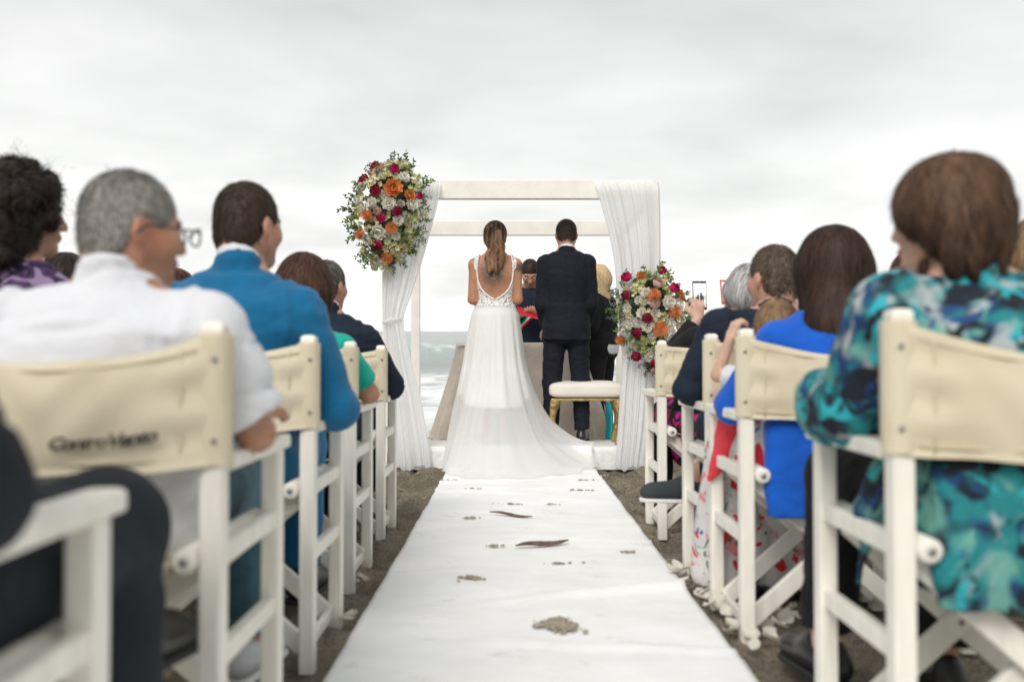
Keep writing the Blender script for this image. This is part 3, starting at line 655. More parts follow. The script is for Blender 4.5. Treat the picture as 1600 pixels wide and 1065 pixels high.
# ================================================================== BENCH, TABLE, BAG
M_GOLD = basic('aged_gold_wood', (0.42, 0.29, 0.12), rough=0.42, var=0.45, vscale=28, bump=0.5, bscale=45, metal=0.35)
M_CUSHION = cloth('ivory_upholstery', (0.78, 0.73, 0.65), weave=600, var=.04, crease=.15)
def make_bench():
    Y = 7.78; c = at(914.5, 640, Y); t = empty('kneeling_bench', (c.x, Y, ptop(Y) + .006)); tag(t, 'ivory padded bench with carved gold legs behind the groom', 'bench')
    # superellipsoid cushion
    hx, hy, hz = .288, .17, .066
    u = np.linspace(-np.pi, np.pi, 72, endpoint=False); v = np.linspace(-np.pi / 2, np.pi / 2, 25)
    sg = lambda a, e: np.sign(a) * np.abs(a) ** e
    rows = []
    for b in v: rows.append(np.stack([hx * sg(np.cos(b), .45) * sg(np.cos(u), .22), hy * sg(np.cos(b), .45) * sg(np.sin(u), .22), np.full_like(u, .415 + hz * sg(np.sin(b), .55))], 1))
    link('cushion', mesh_np('cushion', np.concatenate(rows), grid_faces(len(v), len(u), True)[:, ::-1]), M_CUSHION, t)
    link('seat_frame', box_mesh('seat_frame', (-.272, -.158, .333), (.272, .158, .352), .005), M_GOLD, t)
    for sx in (-1, 1):
        for sy in (-1, 1):
            k = np.linspace(0, 1, 26)
            bow = .030 * np.sin(k * np.pi * .9) - .055 * np.clip(k - .45, 0, 1) ** 1.2 + .030 * np.clip(k - .86, 0, 1) / .14
            x = sx * (.235 + bow); y = sy * (.125 + bow * .6); z = .340 - k * .338
            r = .040 - .014 * k - .012 * np.sin(np.clip(k * 1.25, 0, 1) * np.pi) * .5 + .010 * np.exp(-((k - .1) / .12) ** 2) + .010 * np.exp(-((k - .97) / .06) ** 2)
            V, Q, T = tube_np(np.stack([x, y, z], 1), r * .85, 12)
            leg = link('leg', mesh_np('cabriole_leg', V, Q, T), M_GOLD, t)
            A = Acc()       # carved shell on the knee
            for j in range(5):
                a = (j - 2) * .30; p = np.array([[sx * (.245 + .012), sy * .158, .325], [sx * (.245 + .02) + .022 * math.sin(a), sy * (.168), .300], [sx * (.25) + .036 * math.sin(a), sy * .166, .268 + .012 * abs(j - 2)]])
                A.add(*tube_np(p, [.003, .007, .004], 6))
            link('carving', A.mesh('carving'), M_GOLD, leg)
make_bench()
M_LINEN = cloth('beige_linen', (0.60, 0.53, 0.45), weave=450, wb=.5, var=.10, crease=.7)
def make_table():
    Y = 8.62; cx = (815 - 800) / F * Y; t = empty('draped_table', (cx, Y, ptop(Y))); tag(t, 'ceremony table under a long beige linen cloth', 'table')
    n = 260; a = np.linspace(0, 2 * np.pi, n, endpoint=False); sg = lambda q, e: np.sign(q) * np.abs(q) ** e
    bx, by = sg(np.cos(a), .42), sg(np.sin(a), .42)
    rows = []
    H = .80
    for f in (0.0, .5, .9, 1.0): rows.append(np.stack([.555 * f * bx, .36 * f * by, np.full(n, H - .004 * f)], 1))
    fold = np.sin(a * 15 + 1.5 * np.sin(a * 3)) + .5 * np.sin(a * 27 + 1)
    corner = np.abs(np.sin(2 * a)) ** 3
    for k in range(1, 26):
        f = k / 25; fl = f ** 1.1
        sx = .560 + .165 * fl + .045 * fl * fold + .05 * fl * corner; sy = .365 + .10 * fl + .028 * fl * fold + .05 * fl * corner
        z = H - .006 - f * (H - .012) + .008 * np.sin(a * 9) * (f > .97)
        rows.append(np.stack([sx * bx, sy * by, np.maximum(z, .008)], 1))
    for k in range(1, 4):
        rows.append(np.stack([(.725 + .03 * fold + .05 * corner + .022 * k) * bx, (.465 + .028 * fold + .05 * corner + .022 * k) * by, .008 + .012 * np.abs(np.sin(a * 22 + k))], 1))
    link('tablecloth', mesh_np('tablecloth', np.concatenate(rows), grid_faces(len(rows), n, True)[:, ::-1]), M_LINEN, t)
    for sx in (-1, 1):
        for sy in (-1, 1): link('leg', box_mesh('table_leg', (sx * .48 - .02, sy * .29 - .02, .0), (sx * .48 + .02, sy * .29 + .02, .775), .004), M_CHAIR, t)
    link('table_top', box_mesh('table_top', (-.54, -.345, .776), (.54, .345, .792), .004), M_CHAIR, t)
make_table()
M_TURQ = cloth('turquoise_fabric', (0.01, 0.50, 0.58), var=.15)
def make_bag():
    Y = 8.25; c = at(949, 650, Y); t = empty('slim_bag', (c.x, Y, ptop(Y) + .002)); tag(t, 'slim turquoise cloth bag standing on the platform behind the bench leg', 'bag')
    rows = []; a = np.linspace(0, 2 * np.pi, 24, endpoint=False)
    for z, w, d in ((0, .030, .09), (.01, .034, .10), (.12, .030, .095), (.24, .024, .085), (.33, .016, .07), (.36, .006, .05)):
        rows.append(np.stack([w * np.cos(a) + .012 * math.sin(z * 9), d * np.sin(a) + .004 * np.sin(a * 7), np.full(24, z)], 1))
    link('pouch', mesh_np('pouch', np.concatenate(rows), grid_faces(6, 24, True)[:, ::-1]), M_TURQ, t)
    p = [(-.0, -.05, .345), (0, -.03, .40), (0, .03, .40), (0, .05, .345)]; V, Q, T = tube_np(p, .004, 6); link('handle', mesh_np('handle', V, Q, T), M_TURQ, t)
make_bag()

# ================================================================== FLOWERS
def petal_np(L, W, cup, curl, nu=4, nv=5):
    """one petal pointing +Z, cupped towards +Y"""
    V = []
    for i in range(nv):
        f = i / (nv - 1); w = W * math.sin(math.pi * (0.12 + 0.80 * f) ** 0.8) * (1 if f < .99 else .75)
        for j in range(nu):
            s = (j / (nu - 1) - .5) * 2
            V.append((s * w, cup * (1 - s * s) * -1 * W + curl * f * f * L, f * L))
    return np.array(V), grid_faces(nv, nu)
def rotm(axis, a): return np.array(Matrix.Rotation(a, 3, Vector(axis)))
def bloom(kind):
    A = Acc(); r = random.Random(kind)
    if kind == 'rose':
        for ring, (n, L, tilt, rad) in enumerate(((3, .030, .02, .003), (4, .032, .16, .008), (5, .034, .36, .011), (6, .035, .62, .013), (7, .036, .95, .014))):
            for k in range(n):
                V, Q = petal_np(L, .017 + ring * .0015, .55, .06 + .12 * ring)
                V[:, 1] *= -1; V = V @ rotm((1, 0, 0), -tilt).T; V[:, 1] += rad; V = V @ rotm((0, 0, 1), k * 2 * math.pi / n + ring * .7 + r.uniform(-.15, .15)).T
                A.add(V, Q)
    elif kind == 'white':
        for ring, (n, L, tilt, rad) in enumerate(((4, .022, .1, .003), (6, .030, .45, .006), (8, .036, .85, .008), (9, .038, 1.25, .009))):
            for k in range(n):
                V, Q = petal_np(L, .015 + ring * .001, .35, .10 + r.uniform(-.1, .2))
                V[:, 1] *= -1; V = V @ rotm((1, 0, 0), -tilt + r.uniform(-.12, .12)).T; V[:, 1] += rad; V = V @ rotm((0, 0, 1), k * 2 * math.pi / n + ring * .5 + r.uniform(-.2, .2)).T
                A.add(V, Q)
    elif kind == 'pincushion':
        for k in range(150):
            f = (k + .5) / 150; th = k * 2.39996; ph = math.acos(1 - 1.25 * f)
            d = np.array([math.sin(ph) * math.cos(th), math.sin(ph) * math.sin(th), math.cos(ph)])
            s = np.cross(d, (0, 0, 1)); s = s / (np.linalg.norm(s) + 1e-6) * .0016
            L = .040 + r.uniform(-.004, .004); up = np.array([0, 0, .010])
            A.add([d * .008 - s, d * .008 + s, d * L * .7 + s + up * .3, d * L * .7 - s + up * .3, d * L + up + s * .5, d * L + up - s * .5], [(0, 1, 2, 3), (3, 2, 4, 5)])
        V, Q, T = tube_np([(0, 0, -.012), (0, 0, .008), (0, 0, .016), (0, 0, .02)], [.008, .02, .016, .004], 8); A.add(V, Q, T)
    elif kind == 'lily':
        for c in range(6):
            base = np.array([r.uniform(-.022, .022), r.uniform(-.022, .022), r.uniform(-.012, .014)]); R = rotm((r.uniform(-1, 1), r.uniform(-1, 1), .2), r.uniform(.1, .9))
            for k in range(6):
                V, Q = petal_np(.030, .0062, .3, .25, 3, 4); V[:, 1] *= -1
                V = V @ rotm((1, 0, 0), -.95).T; V = V @ rotm((0, 0, 1), k * math.pi / 3).T; A.add(V @ R.T + base, Q)
    return A.mesh(kind + '_bloom')
def sprig(kind):
    A = Acc(); r = random.Random(kind)
    if kind == 'eucalyptus':
        path = np.array([(0.012 * math.sin(k * .8), 0.004 * k, .017 * k) for k in range(9)]); A.add(*tube_np(path, np.linspace(.0022, .001, 9), 5))
        for k in range(1, 9):
            for s in (-1, 1):
                n = 8; a = np.linspace(0, 2 * np.pi, n, endpoint=False); rad = .0135 - .0006 * k
                V = np.stack([s * (rad + rad * np.cos(a) + .002), .35 * rad * np.cos(a) * .6, rad * np.sin(a)], 1); V = np.concatenate([V, [[s * (rad), .002, 0]]])
                V = V @ rotm((0, 0, 1), k * 1.3 + r.uniform(-.4, .4)).T + path[k]
                A.add(V, None, [(n, j, (j + 1) % n) for j in range(n)])
    else:
        path = np.array([(0.01 * math.sin(k), 0.0, .018 * k) for k in range(8)]); A.add(*tube_np(path, np.linspace(.0022, .001, 8), 5))
        for k in range(1, 8):
            for s in (-1, 1):
                V, Q = petal_np(.050 - .003 * k, .0085, .35, .12, 3, 5); V = V @ rotm((0, 1, 0), s * (.85 + r.uniform(-.2, .2))).T @ rotm((0, 0, 1), k * .9 + r.uniform(-.5, .5)).T + path[k]
                A.add(V, Q)
    return A.mesh(kind + '_sprig')
def petal_mat(name, col, col2=None, var=.12):
    m = basic(name, col, rough=.6, var=var, vscale=45, transl=.25, spec=.25, sheen=.1); return m
BM_ = {'magenta_rose': (bloom('rose'), petal_mat('magenta_petal', (0.66, 0.02, 0.15))), 'crimson_rose': (bloom('rose'), petal_mat('crimson_petal', (0.42, 0.008, 0.055))),
       'white_lisianthus': (bloom('white'), petal_mat('white_petal', (0.88, 0.86, 0.78), var=.05)), 'blush_rose': (bloom('rose'), petal_mat('blush_petal', (0.78, 0.56, 0.46), var=.08)),
       'orange_pincushion': (bloom('pincushion'), petal_mat('orange_petal', (0.74, 0.30, 0.11), var=.25)), 'orange_dahlia': (bloom('white'), petal_mat('dahlia_petal', (0.78, 0.32, 0.10), var=.25)),
       'cream_lily': (bloom('lily'), petal_mat('cream_petal', (0.80, 0.77, 0.48), var=.12)), 'lime_lily': (bloom('lily'), petal_mat('lime_petal', (0.60, 0.64, 0.30), var=.15))}
SP_ = {'eucalyptus_sprig': (sprig('eucalyptus'), petal_mat('eucalyptus_leaf', (0.20, 0.26, 0.21), var=.3)), 'green_sprig': (sprig('lance'), petal_mat('green_leaf', (0.14, 0.22, 0.075), var=.35)),
       'pale_sprig': (sprig('lance'), petal_mat('pale_leaf', (0.28, 0.34, 0.12), var=.3)), 'bronze_sprig': (sprig('eucalyptus'), petal_mat('bronze_leaf', (0.10, 0.075, 0.05), var=.3))}
for d_ in (BM_, SP_):
    for me_, m_ in d_.values(): me_.materials.append(m_)
def blob_np(c, r, seed, nu=14, nv=10, amp=.15):
    u = np.linspace(0, 2 * np.pi, nu, endpoint=False); v = np.linspace(-np.pi / 2, np.pi / 2, nv)
    P = np.stack([np.cos(v)[:, None] * np.cos(u), np.cos(v)[:, None] * np.sin(u), np.repeat(np.sin(v)[:, None], nu, 1)], -1).reshape(-1, 3)
    s = 1 + amp * pn(P * 2.5 + seed)
    return P * np.asarray(r) * s[:, None] + np.asarray(c), grid_faces(nv, nu, True)[:, ::-1]
M_DARKLEAF = basic('dark_foliage', (0.045, 0.06, 0.03), rough=.8, var=.5, vscale=60, bump=.8, bscale=90)
def arrangement(label, c, shape, fixed, seed, nfill, nspr):
    """shape(v): half width at height v in -1..1; fixed: the blooms one can name in the photo, (kind, px, py)"""
    r = random.Random(seed); t = empty('flower_arrangement', c); tag(t, label, 'flowers', 'flower arrangements on the gazebo posts')
    hz = shape['h']
    def halfw(f): return float(np.interp(f, shape['f'], shape['w']))
    A = Acc()
    for k in range(9):
        f = -.75 + 1.5 * k / 8; V, Q = blob_np((shape['dx'] * f * .5, .06, f * hz), (halfw(f) * .75, .11, hz * .2), k, amp=.3); A.add(V, Q)
    o = link('foliage_core', A.mesh('foliage_core'), M_DARKLEAF, t); tag(o, kind='stuff')
    def depth(x, z):
        f = max(-.98, min(.98, z / hz)); w = halfw(f); s = max(-1, min(1, (x - shape['dx'] * f * .5) / max(w, .02)))
        return .02 - .17 * math.sqrt(max(0, 1 - s * s)) * math.sqrt(max(.05, 1 - f * f * .8))
    def put(dic, kind, x, z, sc, push=0.0, spread=.5):
        me, m = dic[kind]; o = bpy.data.objects.new(kind, me); COL.objects.link(o); o.parent = t
        y = depth(x, z) - push
        n = Vector((x / .28, -0.9 + .0 * y, z / (hz * 1.3))).normalized(); n += Vector((r.uniform(-1, 1), r.uniform(-.4, .4), r.uniform(-1, 1))) * spread * .5
        o.location = (x, y, z); q = n.normalized().to_track_quat('Z', 'Y'); o.rotation_euler = (q.to_matrix().to_4x4() @ Matrix.Rotation(r.uniform(0, 6.28), 4, 'Z')).to_euler()
        o.scale = (sc,) * 3
    taken = []
    for kind, px, py, sc in fixed:
        p = at(px, py, c[1] - .1) - Vector(c); put(BM_, kind, p.x, p.z, sc, .045, .25); taken.append((p.x, p.z, .032 * sc))
    kinds = ['white_lisianthus'] * 4 + ['cream_lily'] * 8 + ['lime_lily'] * 4 + ['blush_rose'] * 1
    n = 0; tries = 0
    while n < nfill and tries < 4000:
        tries += 1; f = r.uniform(-.97, .97); w = halfw(f) * .95; x = r.uniform(-w, w) + shape['dx'] * f * .5; z = f * hz
        if any((x - a) ** 2 + (z - b) ** 2 < (rr + .014) ** 2 for a, b, rr in taken): continue
        k = r.choice(kinds); put(BM_, k, x, z, r.uniform(.75, 1.15), r.uniform(.0, .03), .6); taken.append((x, z, .018)); n += 1
    for _ in range(nspr):
        f = r.uniform(-1.0, 1.0); w = halfw(f) * 1.02; x = r.uniform(-w, w)
        if r.random() < .55: x = math.copysign(w * r.uniform(.75, 1.05), x)
        x += shape['dx'] * f * .5
        put(SP_, r.choice(['eucalyptus_sprig'] * 3 + ['green_sprig'] * 3 + ['pale_sprig'] * 2 + ['bronze_sprig']), x, f * hz, r.uniform(.55, 1.0), -.035 + r.uniform(0, .03), .9)
cL = at(609, 336, 7.36)
arrangement('tall bouquet of pink, orange and white flowers on the upper left post', tuple(cL),
    dict(h=.40, dx=.10, f=[-1, -.85, -.5, -.15, .2, .5, .8, 1], w=[.05, .11, .20, .26, .27, .24, .15, .04]),
    [('magenta_rose', 586, 259, 1), ('magenta_rose', 617, 267, 1.0), ('crimson_rose', 569, 281, 1.15), ('crimson_rose', 590, 302, 1.15), ('orange_dahlia', 616, 298, 1.75), ('orange_dahlia', 641, 308, 1.1),
     ('magenta_rose', 599, 343, .95), ('crimson_rose', 622, 333, 1.05), ('crimson_rose', 593, 383, 1.05), ('orange_pincushion', 566, 366, 1.2), ('orange_pincushion', 577, 338, 1.2), ('orange_pincushion', 614, 357, 1.2),
     ('orange_pincushion', 606, 402, 1.2), ('white_lisianthus', 567, 294, 1.1), ('white_lisianthus', 610, 322, 1.3), ('white_lisianthus', 644, 322, 1.2), ('white_lisianthus', 595, 364, 1.4), ('white_lisianthus', 577, 375, 1.1),
     ('white_lisianthus', 632, 280, 1.1), ('white_lisianthus', 584, 320, 1.1), ('blush_rose', 593, 332, .9), ('white_lisianthus', 624, 346, 1.0), ('magenta_rose', 655, 308, .7), ('blush_rose', 595, 262, .8), ('white_lisianthus', 620, 369, .9)], 3, 62, 95)
cR = at(1020, 505, 7.34)
arrangement('round bouquet of pink, orange and white flowers on the right post', tuple(cR),
    dict(h=.37, dx=-.06, f=[-1, -.85, -.55, -.2, .15, .5, .8, 1], w=[.03, .07, .14, .23, .27, .25, .18, .06]),
    [('magenta_rose', 1036, 424, 1), ('magenta_rose', 982, 434, 1.1), ('magenta_rose', 1051, 452, 1.1), ('crimson_rose', 979, 462, 1), ('crimson_rose', 1009, 498, 1.1), ('crimson_rose', 995, 520, .95), ('magenta_rose', 997, 555, 1.05),
     ('orange_dahlia', 1002, 431, .9), ('orange_pincushion', 1019, 463, 1.35), ('orange_dahlia', 1060, 462, 1.2), ('orange_pincushion', 1050, 488, 1.35), ('orange_pincushion', 1028, 514, 1.5), ('orange_pincushion', 974, 530, 1.2),
     ('blush_rose', 1020, 476, 1.1), ('white_lisianthus', 1041, 474, 1.3), ('white_lisianthus', 1001, 490, 1.0), ('white_lisianthus', 1009, 508, 1.2), ('white_lisianthus', 1058, 476, 1.1), ('white_lisianthus', 1015, 556, 1.1),
     ('white_lisianthus', 1043, 523, 1.3), ('crimson_rose', 1021, 566, .9), ('white_lisianthus', 980, 512, 1.2), ('white_lisianthus', 1008, 458, 1.0)], 4, 62, 85)

# ================================================================== SMALL THINGS ON THE GROUND
M_STICK = basic('driftwood', (0.15, 0.10, 0.065), rough=.9, var=.4, vscale=50, bump=.6, bscale=120, stretch=(1, 1, 1))
def on_ground(px, py):
    g = (py - 517) / F; y = .79 / (g - .029); return (px - 800) / F * y, y
def stick(label, p0, p1, r, seed):
    x0, y0 = on_ground(*p0); x1, y1 = on_ground(*p1); n = 14; k = np.linspace(0, 1, n)
    cx, cy = (x0 + x1) / 2, (y0 + y1) / 2
    P = np.stack([x0 + (x1 - x0) * k - cx, y0 + (y1 - y0) * k - cy + .014 * pn(p2(k * 3, k * 0, seed)), .015 + .004 * np.sin(k * 7)], 1)
    rad = r * np.clip(np.sin(np.pi * (0.04 + .92 * k)), .12, 1) ** .6 * (1 + .25 * pn(p2(k * 9, k, seed + 3)))
    V, Q, T = tube_np(P, rad, 8, True, (1, .6)); o = link('driftwood_piece', mesh_np('driftwood', V, Q, T), M_STICK)
    o.location = (cx, cy, gz(cy) + .003); tag(o, label, 'driftwood', 'driftwood on the carpet')
stick('thin brown driftwood piece on the carpet nearer the couple', (765, 805), (832, 812), .012, 1)
stick('thicker brown driftwood piece in the middle of the carpet', (806, 858), (888, 851), .017, 5)
M_DRY = basic('dry_sand', (.33, .285, .22), rough=.95, var=.4, vscale=90)
def pile(label, px, py, rx, ry, h, seed, n=90):
    """scattered grains and crumbs of sand, thick in the middle"""
    x, y = on_ground(px, py); g = np.random.default_rng(seed); A = Acc()
    for k in range(n):
        q = g.normal(size=2) * (rx, ry) * .55; q[0] += .5 * rx * math.sin(q[1] / ry * 2 + seed); s_ = g.uniform(.0015, .006) * (1.5 if k < n * .25 else 1)
        V, Q = blob_np((q[0], q[1], s_ * .3 + (h * math.exp(-(q[0] / rx) ** 2 - (q[1] / ry) ** 2) if k < n * .6 else 0)), (s_ * g.uniform(.8, 2.0), s_ * g.uniform(.8, 2.0), s_ * .7), k, 6, 5, .5); A.add(V, Q)
    o = link('sand_clump', A.mesh('sand_clump'), M_DRY); o.location = (x, y, gz(y) + .010); tag(o, label, 'sand clump', 'sand crumbs on the carpet', 'stuff')
pile('long scatter of sand nearest the camera on the carpet', 876, 982, .040, .060, .005, 4, 220)
pile('small scatter of sand left of the carpet middle', 738, 908, .028, .026, .004, 9, 90)
for i, (px, py) in enumerate(((728, 744), (704, 752), (692, 768), (745, 766), (732, 812), (772, 856), (942, 745), (908, 768), (986, 866), (880, 884), (722, 730), (915, 752), (858, 790), (800, 790))):
    pile('small dusting of sand crumbs on the far half of the carpet', px, py, .06 if i % 2 else .035, .012, .001, 40 + i, 16)
M_PETAL = petal_mat('fallen_petal', (0.78, 0.75, 0.66), var=.05)
pet = []
for k in range(4):
    V, Q = petal_np(.052, .024, .35 + .12 * k, .10 + .05 * k, 5, 6); V = V @ rotm((1, 0, 0), 1.42).T; V[:, 1] += .026
    V[:, 2] += .006 - V[:, 2].min(); V[:, 2] += .006 * np.sin(V[:, 0] * 90 + k)
    me = mesh_np('fallen_petal', V, Q); me.materials.append(M_PETAL); pet.append(me)
spots = [(1062, 884), (1072, 893), (1068, 902), (1085, 896), (1090, 907), (1078, 912), (1098, 914), (1056, 890), (1105, 925), (1112, 935), (1096, 940), (1118, 946), (1128, 951), (1108, 950), (1136, 943), (1150, 985), (1158, 978), (1144, 990), (1240, 966), (1214, 962), (1200, 955), (1228, 971), (1170, 996), (1140, 935), (1046, 878), (1187, 950),
         (560, 905), (568, 910), (553, 908), (540, 972), (549, 968), (1102, 930), (1084, 918), (1236, 958), (1066, 912), (1052, 900), (1091, 925), (1122, 938), (1134, 958), (1162, 966), (1176, 972), (1195, 978), (1218, 985), (1205, 1000), (1180, 1010), (1148, 960), (1076, 880), (1110, 912), (1128, 925)]
for i, (px, py) in enumerate(spots):
    x, y = on_ground(px, py); o = bpy.data.objects.new('flower_petal', pet[i % 4]); COL.objects.link(o)
    o.location = (x, y, gz(y) + (.004 if -.46 < x < .6 else -.004)); o.rotation_euler = (random.uniform(-.25, .25), random.uniform(-.25, .25), random.uniform(0, 6.28)); s = random.uniform(.75, 1.15); o.scale = (s,) * 3
    side = 'right' if px > 800 else 'left'
    tag(o, f'loose white flower petal fallen at the {side} edge of the carpet', 'petal', f'white petals fallen on the {side} of the carpet')
# ================================================================== PEOPLE: smooth distance fields turned into one continuous skin
def A3(v): return np.array(v, float)
class SDF:
    def __init__(s, lo, hi, v):
        s.v = v; s.o = A3(lo) - 5 * v; s.n = np.ceil((A3(hi) + 5 * v - s.o) / v).astype(int) + 1
        s.A = np.full(s.n, 1.0, np.float32)
        s.ax = [(s.o[k] + np.arange(s.n[k]) * v).astype(np.float32) for k in range(3)]
    def _sl(s, lo, hi, pad):
        a = np.clip(np.floor((A3(lo) - pad - s.o) / s.v).astype(int), 0, s.n); b = np.clip(np.ceil((A3(hi) + pad - s.o) / s.v).astype(int) + 1, 0, s.n)
        return tuple(slice(i, j) for i, j in zip(a, b))
    def _ev(s, pr, pad):
        lo, hi, f = pr; sl = s._sl(lo, hi, pad)
        if any(q.stop <= q.start for q in sl): return None, None
        X = s.ax[0][sl[0]][:, None, None]; Y = s.ax[1][sl[1]][None, :, None]; Z = s.ax[2][sl[2]][None, None, :]
        return sl, f(X, Y, Z).astype(np.float32)
    def add(s, pr, k=0.0):
        sl, d = s._ev(pr, k + 4 * s.v)
        if sl is None: return s
        a = s.A[sl]
        if k > 0:
            h = np.maximum(k - np.abs(a - d), 0) / k; s.A[sl] = np.minimum(a, d) - h * h * k * .25
        else: s.A[sl] = np.minimum(a, d)
        return s
    def sub(s, pr, k=0.0):
        sl, d = s._ev(pr, k + 4 * s.v)
        if sl is None: return s
        d = -d; a = s.A[sl]
        if k > 0:
            h = np.maximum(k - np.abs(a - d), 0) / k; s.A[sl] = np.maximum(a, d) + h * h * k * .25
        else: s.A[sl] = np.maximum(a, d)
        return s
    def cut(s, p, n):
        """keep the side the normal n points to"""
        n = A3(n) / np.linalg.norm(n); X, Y, Z = s.ax[0][:, None, None], s.ax[1][None, :, None], s.ax[2][None, None, :]
        s.A = np.maximum(s.A, -((X - p[0]) * n[0] + (Y - p[1]) * n[1] + (Z - p[2]) * n[2])).astype(np.float32); return s
    def mesh(s, off=0.0):
        b = 3 * s.v; g = openvdb.FloatGrid(b); g.copyFromArray(np.clip(s.A - off, -b, b)); V, Q = g.convertToQuads(0.0)
        return V.astype(float) * s.v + s.o, Q.astype(int)[:, ::-1]
    def mesh_adapt(s, ad):
        b = 3 * s.v; g = openvdb.FloatGrid(b); g.copyFromArray(np.clip(s.A, -b, b)); V, T, Q = g.convertToPolygons(0.0, ad)
        return V.astype(float) * s.v + s.o, Q.astype(int)[:, ::-1], T.astype(int)[:, ::-1]
    def samp(s, P):
        q = (P - s.o) / s.v; q = np.clip(q, 0, s.n - 1.001); i = q.astype(int); f = q - i; r = 0
        for dx in (0, 1):
            for dy in (0, 1):
                for dz in (0, 1):
                    w = (f[:, 0] if dx else 1 - f[:, 0]) * (f[:, 1] if dy else 1 - f[:, 1]) * (f[:, 2] if dz else 1 - f[:, 2])
                    r = r + w * s.A[i[:, 0] + dx, i[:, 1] + dy, i[:, 2] + dz]
        return r
    def grad(s, P):
        h = s.v; g = np.stack([s.samp(P + np.eye(3)[k] * h) - s.samp(P - np.eye(3)[k] * h) for k in range(3)], 1)
        return g / (np.linalg.norm(g, axis=1)[:, None] + 1e-9)
def rc(a, b, ra, rb, sq=None):
    """round cone; sq=(axis, f): flattened f times along axis"""
    a, b = A3(a), A3(b); d = b - a; L2 = max(d @ d, 1e-9); r = max(ra, rb)
    def f(X, Y, Z):
        px, py, pz = X - a[0], Y - a[1], Z - a[2]
        t = np.clip((px * d[0] + py * d[1] + pz * d[2]) / L2, 0, 1)
        qx, qy, qz = px - t * d[0], py - t * d[1], pz - t * d[2]
        if sq is not None:
            n = A3(sq[0]); n = n / np.linalg.norm(n); c = (qx * n[0] + qy * n[1] + qz * n[2]) * (sq[1] - 1)
            return (np.sqrt((qx + c * n[0]) ** 2 + (qy + c * n[1]) ** 2 + (qz + c * n[2]) ** 2) - (ra + t * (rb - ra))) * (1 / (1 + (sq[1] - 1) * .5))
        return np.sqrt(qx * qx + qy * qy + qz * qz) - (ra + t * (rb - ra))
    return np.minimum(a, b) - r, np.maximum(a, b) + r, f
def cyl(a, b, ra, rb):
    """tapered tube with a flat end at b and a round start at a"""
    a, b = A3(a), A3(b); d = b - a; L = np.linalg.norm(d); u = d / L; r = max(ra, rb)
    def f(X, Y, Z):
        px, py, pz = X - a[0], Y - a[1], Z - a[2]; t = px * u[0] + py * u[1] + pz * u[2]; tc = np.clip(t, 0, L)
        q = np.sqrt((px - tc * u[0]) ** 2 + (py - tc * u[1]) ** 2 + (pz - tc * u[2]) ** 2)
        rad = np.sqrt(np.maximum(px ** 2 + py ** 2 + pz ** 2 - t * t, 0))
        return np.where(t > L * .5, np.maximum(rad - (ra + tc / L * (rb - ra)), t - L), q - (ra + tc / L * (rb - ra)))
    return np.minimum(a, b) - r, np.maximum(a, b) + r, f
def ell(c, r, R=None):
    c, r = A3(c), A3(r); m = r.max() if R is not None else r
    def f(X, Y, Z):
        x, y, z = X - c[0], Y - c[1], Z - c[2]
        if R is not None: x, y, z = (x * R[0, 0] + y * R[1, 0] + z * R[2, 0], x * R[0, 1] + y * R[1, 1] + z * R[2, 1], x * R[0, 2] + y * R[1, 2] + z * R[2, 2])
        k0 = np.sqrt((x / r[0]) ** 2 + (y / r[1]) ** 2 + (z / r[2]) ** 2); k1 = np.sqrt((x / r[0] ** 2) ** 2 + (y / r[1] ** 2) ** 2 + (z / r[2] ** 2) ** 2)
        return k0 * (k0 - 1) / (k1 + 1e-6)
    return c - m, c + m, f
def loft(rows, n=2.3):
    """stack of ovals: rows of (z, cx, cy, rx, ry)"""
    q = np.array(rows, float); q = q[np.argsort(q[:, 0])]; z = q[:, 0]
    def f(X, Y, Z):
        g = lambda k: np.interp(Z, z, q[:, k])
        rx, ry = g(3), g(4); dx, dy = np.abs(X - g(1)) / rx, np.abs(Y - g(2)) / ry
        m = (dx ** n + dy ** n) ** (1 / n); pr = np.sqrt((dx * rx) ** 2 + (dy * ry) ** 2)
        d = np.where(m > .15, pr - pr / np.maximum(m, .15), -np.minimum(rx, ry) * .85)
        return np.maximum(d, np.maximum(z[0] - Z, Z - z[-1]))
    lo = A3([(q[:, 1] - q[:, 3]).min(), (q[:, 2] - q[:, 4]).min(), z[0]]); hi = A3([(q[:, 1] + q[:, 3]).max(), (q[:, 2] + q[:, 4]).max(), z[-1]])
    return lo, hi, f
def rot3(yaw=0, pitch=0, tilt=0):
    """head turn: yaw to the right (+x), pitch up, tilt to the right; degrees"""
    return np.array(Matrix.Rotation(R_(-yaw), 3, 'Z') @ Matrix.Rotation(R_(pitch), 3, 'X') @ Matrix.Rotation(R_(tilt), 3, 'Y'))
def vnormals(V, Q):
    fn = np.cross(V[Q[:, 2]] - V[Q[:, 0]], V[Q[:, 3]] - V[Q[:, 1]]); N = np.zeros_like(V)
    for k in range(4):
        for c in range(3): N[:, c] += np.bincount(Q[:, k], fn[:, c], len(V))
    return N / (np.linalg.norm(N, axis=1)[:, None] + 1e-12)
def folds(V, Q, amp, freq=(9, 9, 5), seed=0.0, sharp=True):
    N = vnormals(V, Q); P = V * A3(freq) + seed
    P = P + .6 * np.stack([pn(P * .7 + 5), pn(P * .7 + 9), pn(P * .7 + 13)], 1)
    a = pn(P); h = (1 - np.abs(a) * 3.2) if sharp else a * 1.5
    h2 = pn(P * 2.3 + 4); b_ = pn(P * 1.45 + 31)
    cr = np.exp(-(b_ / .055) ** 2) * np.clip(.5 + 2.2 * pn(P * .8 + 51), 0, 1)
    return V + N * (amp * (np.clip(h, -.8, 1) * .65 + .5 * h2 + .75 * cr) - amp * .2)[:, None]

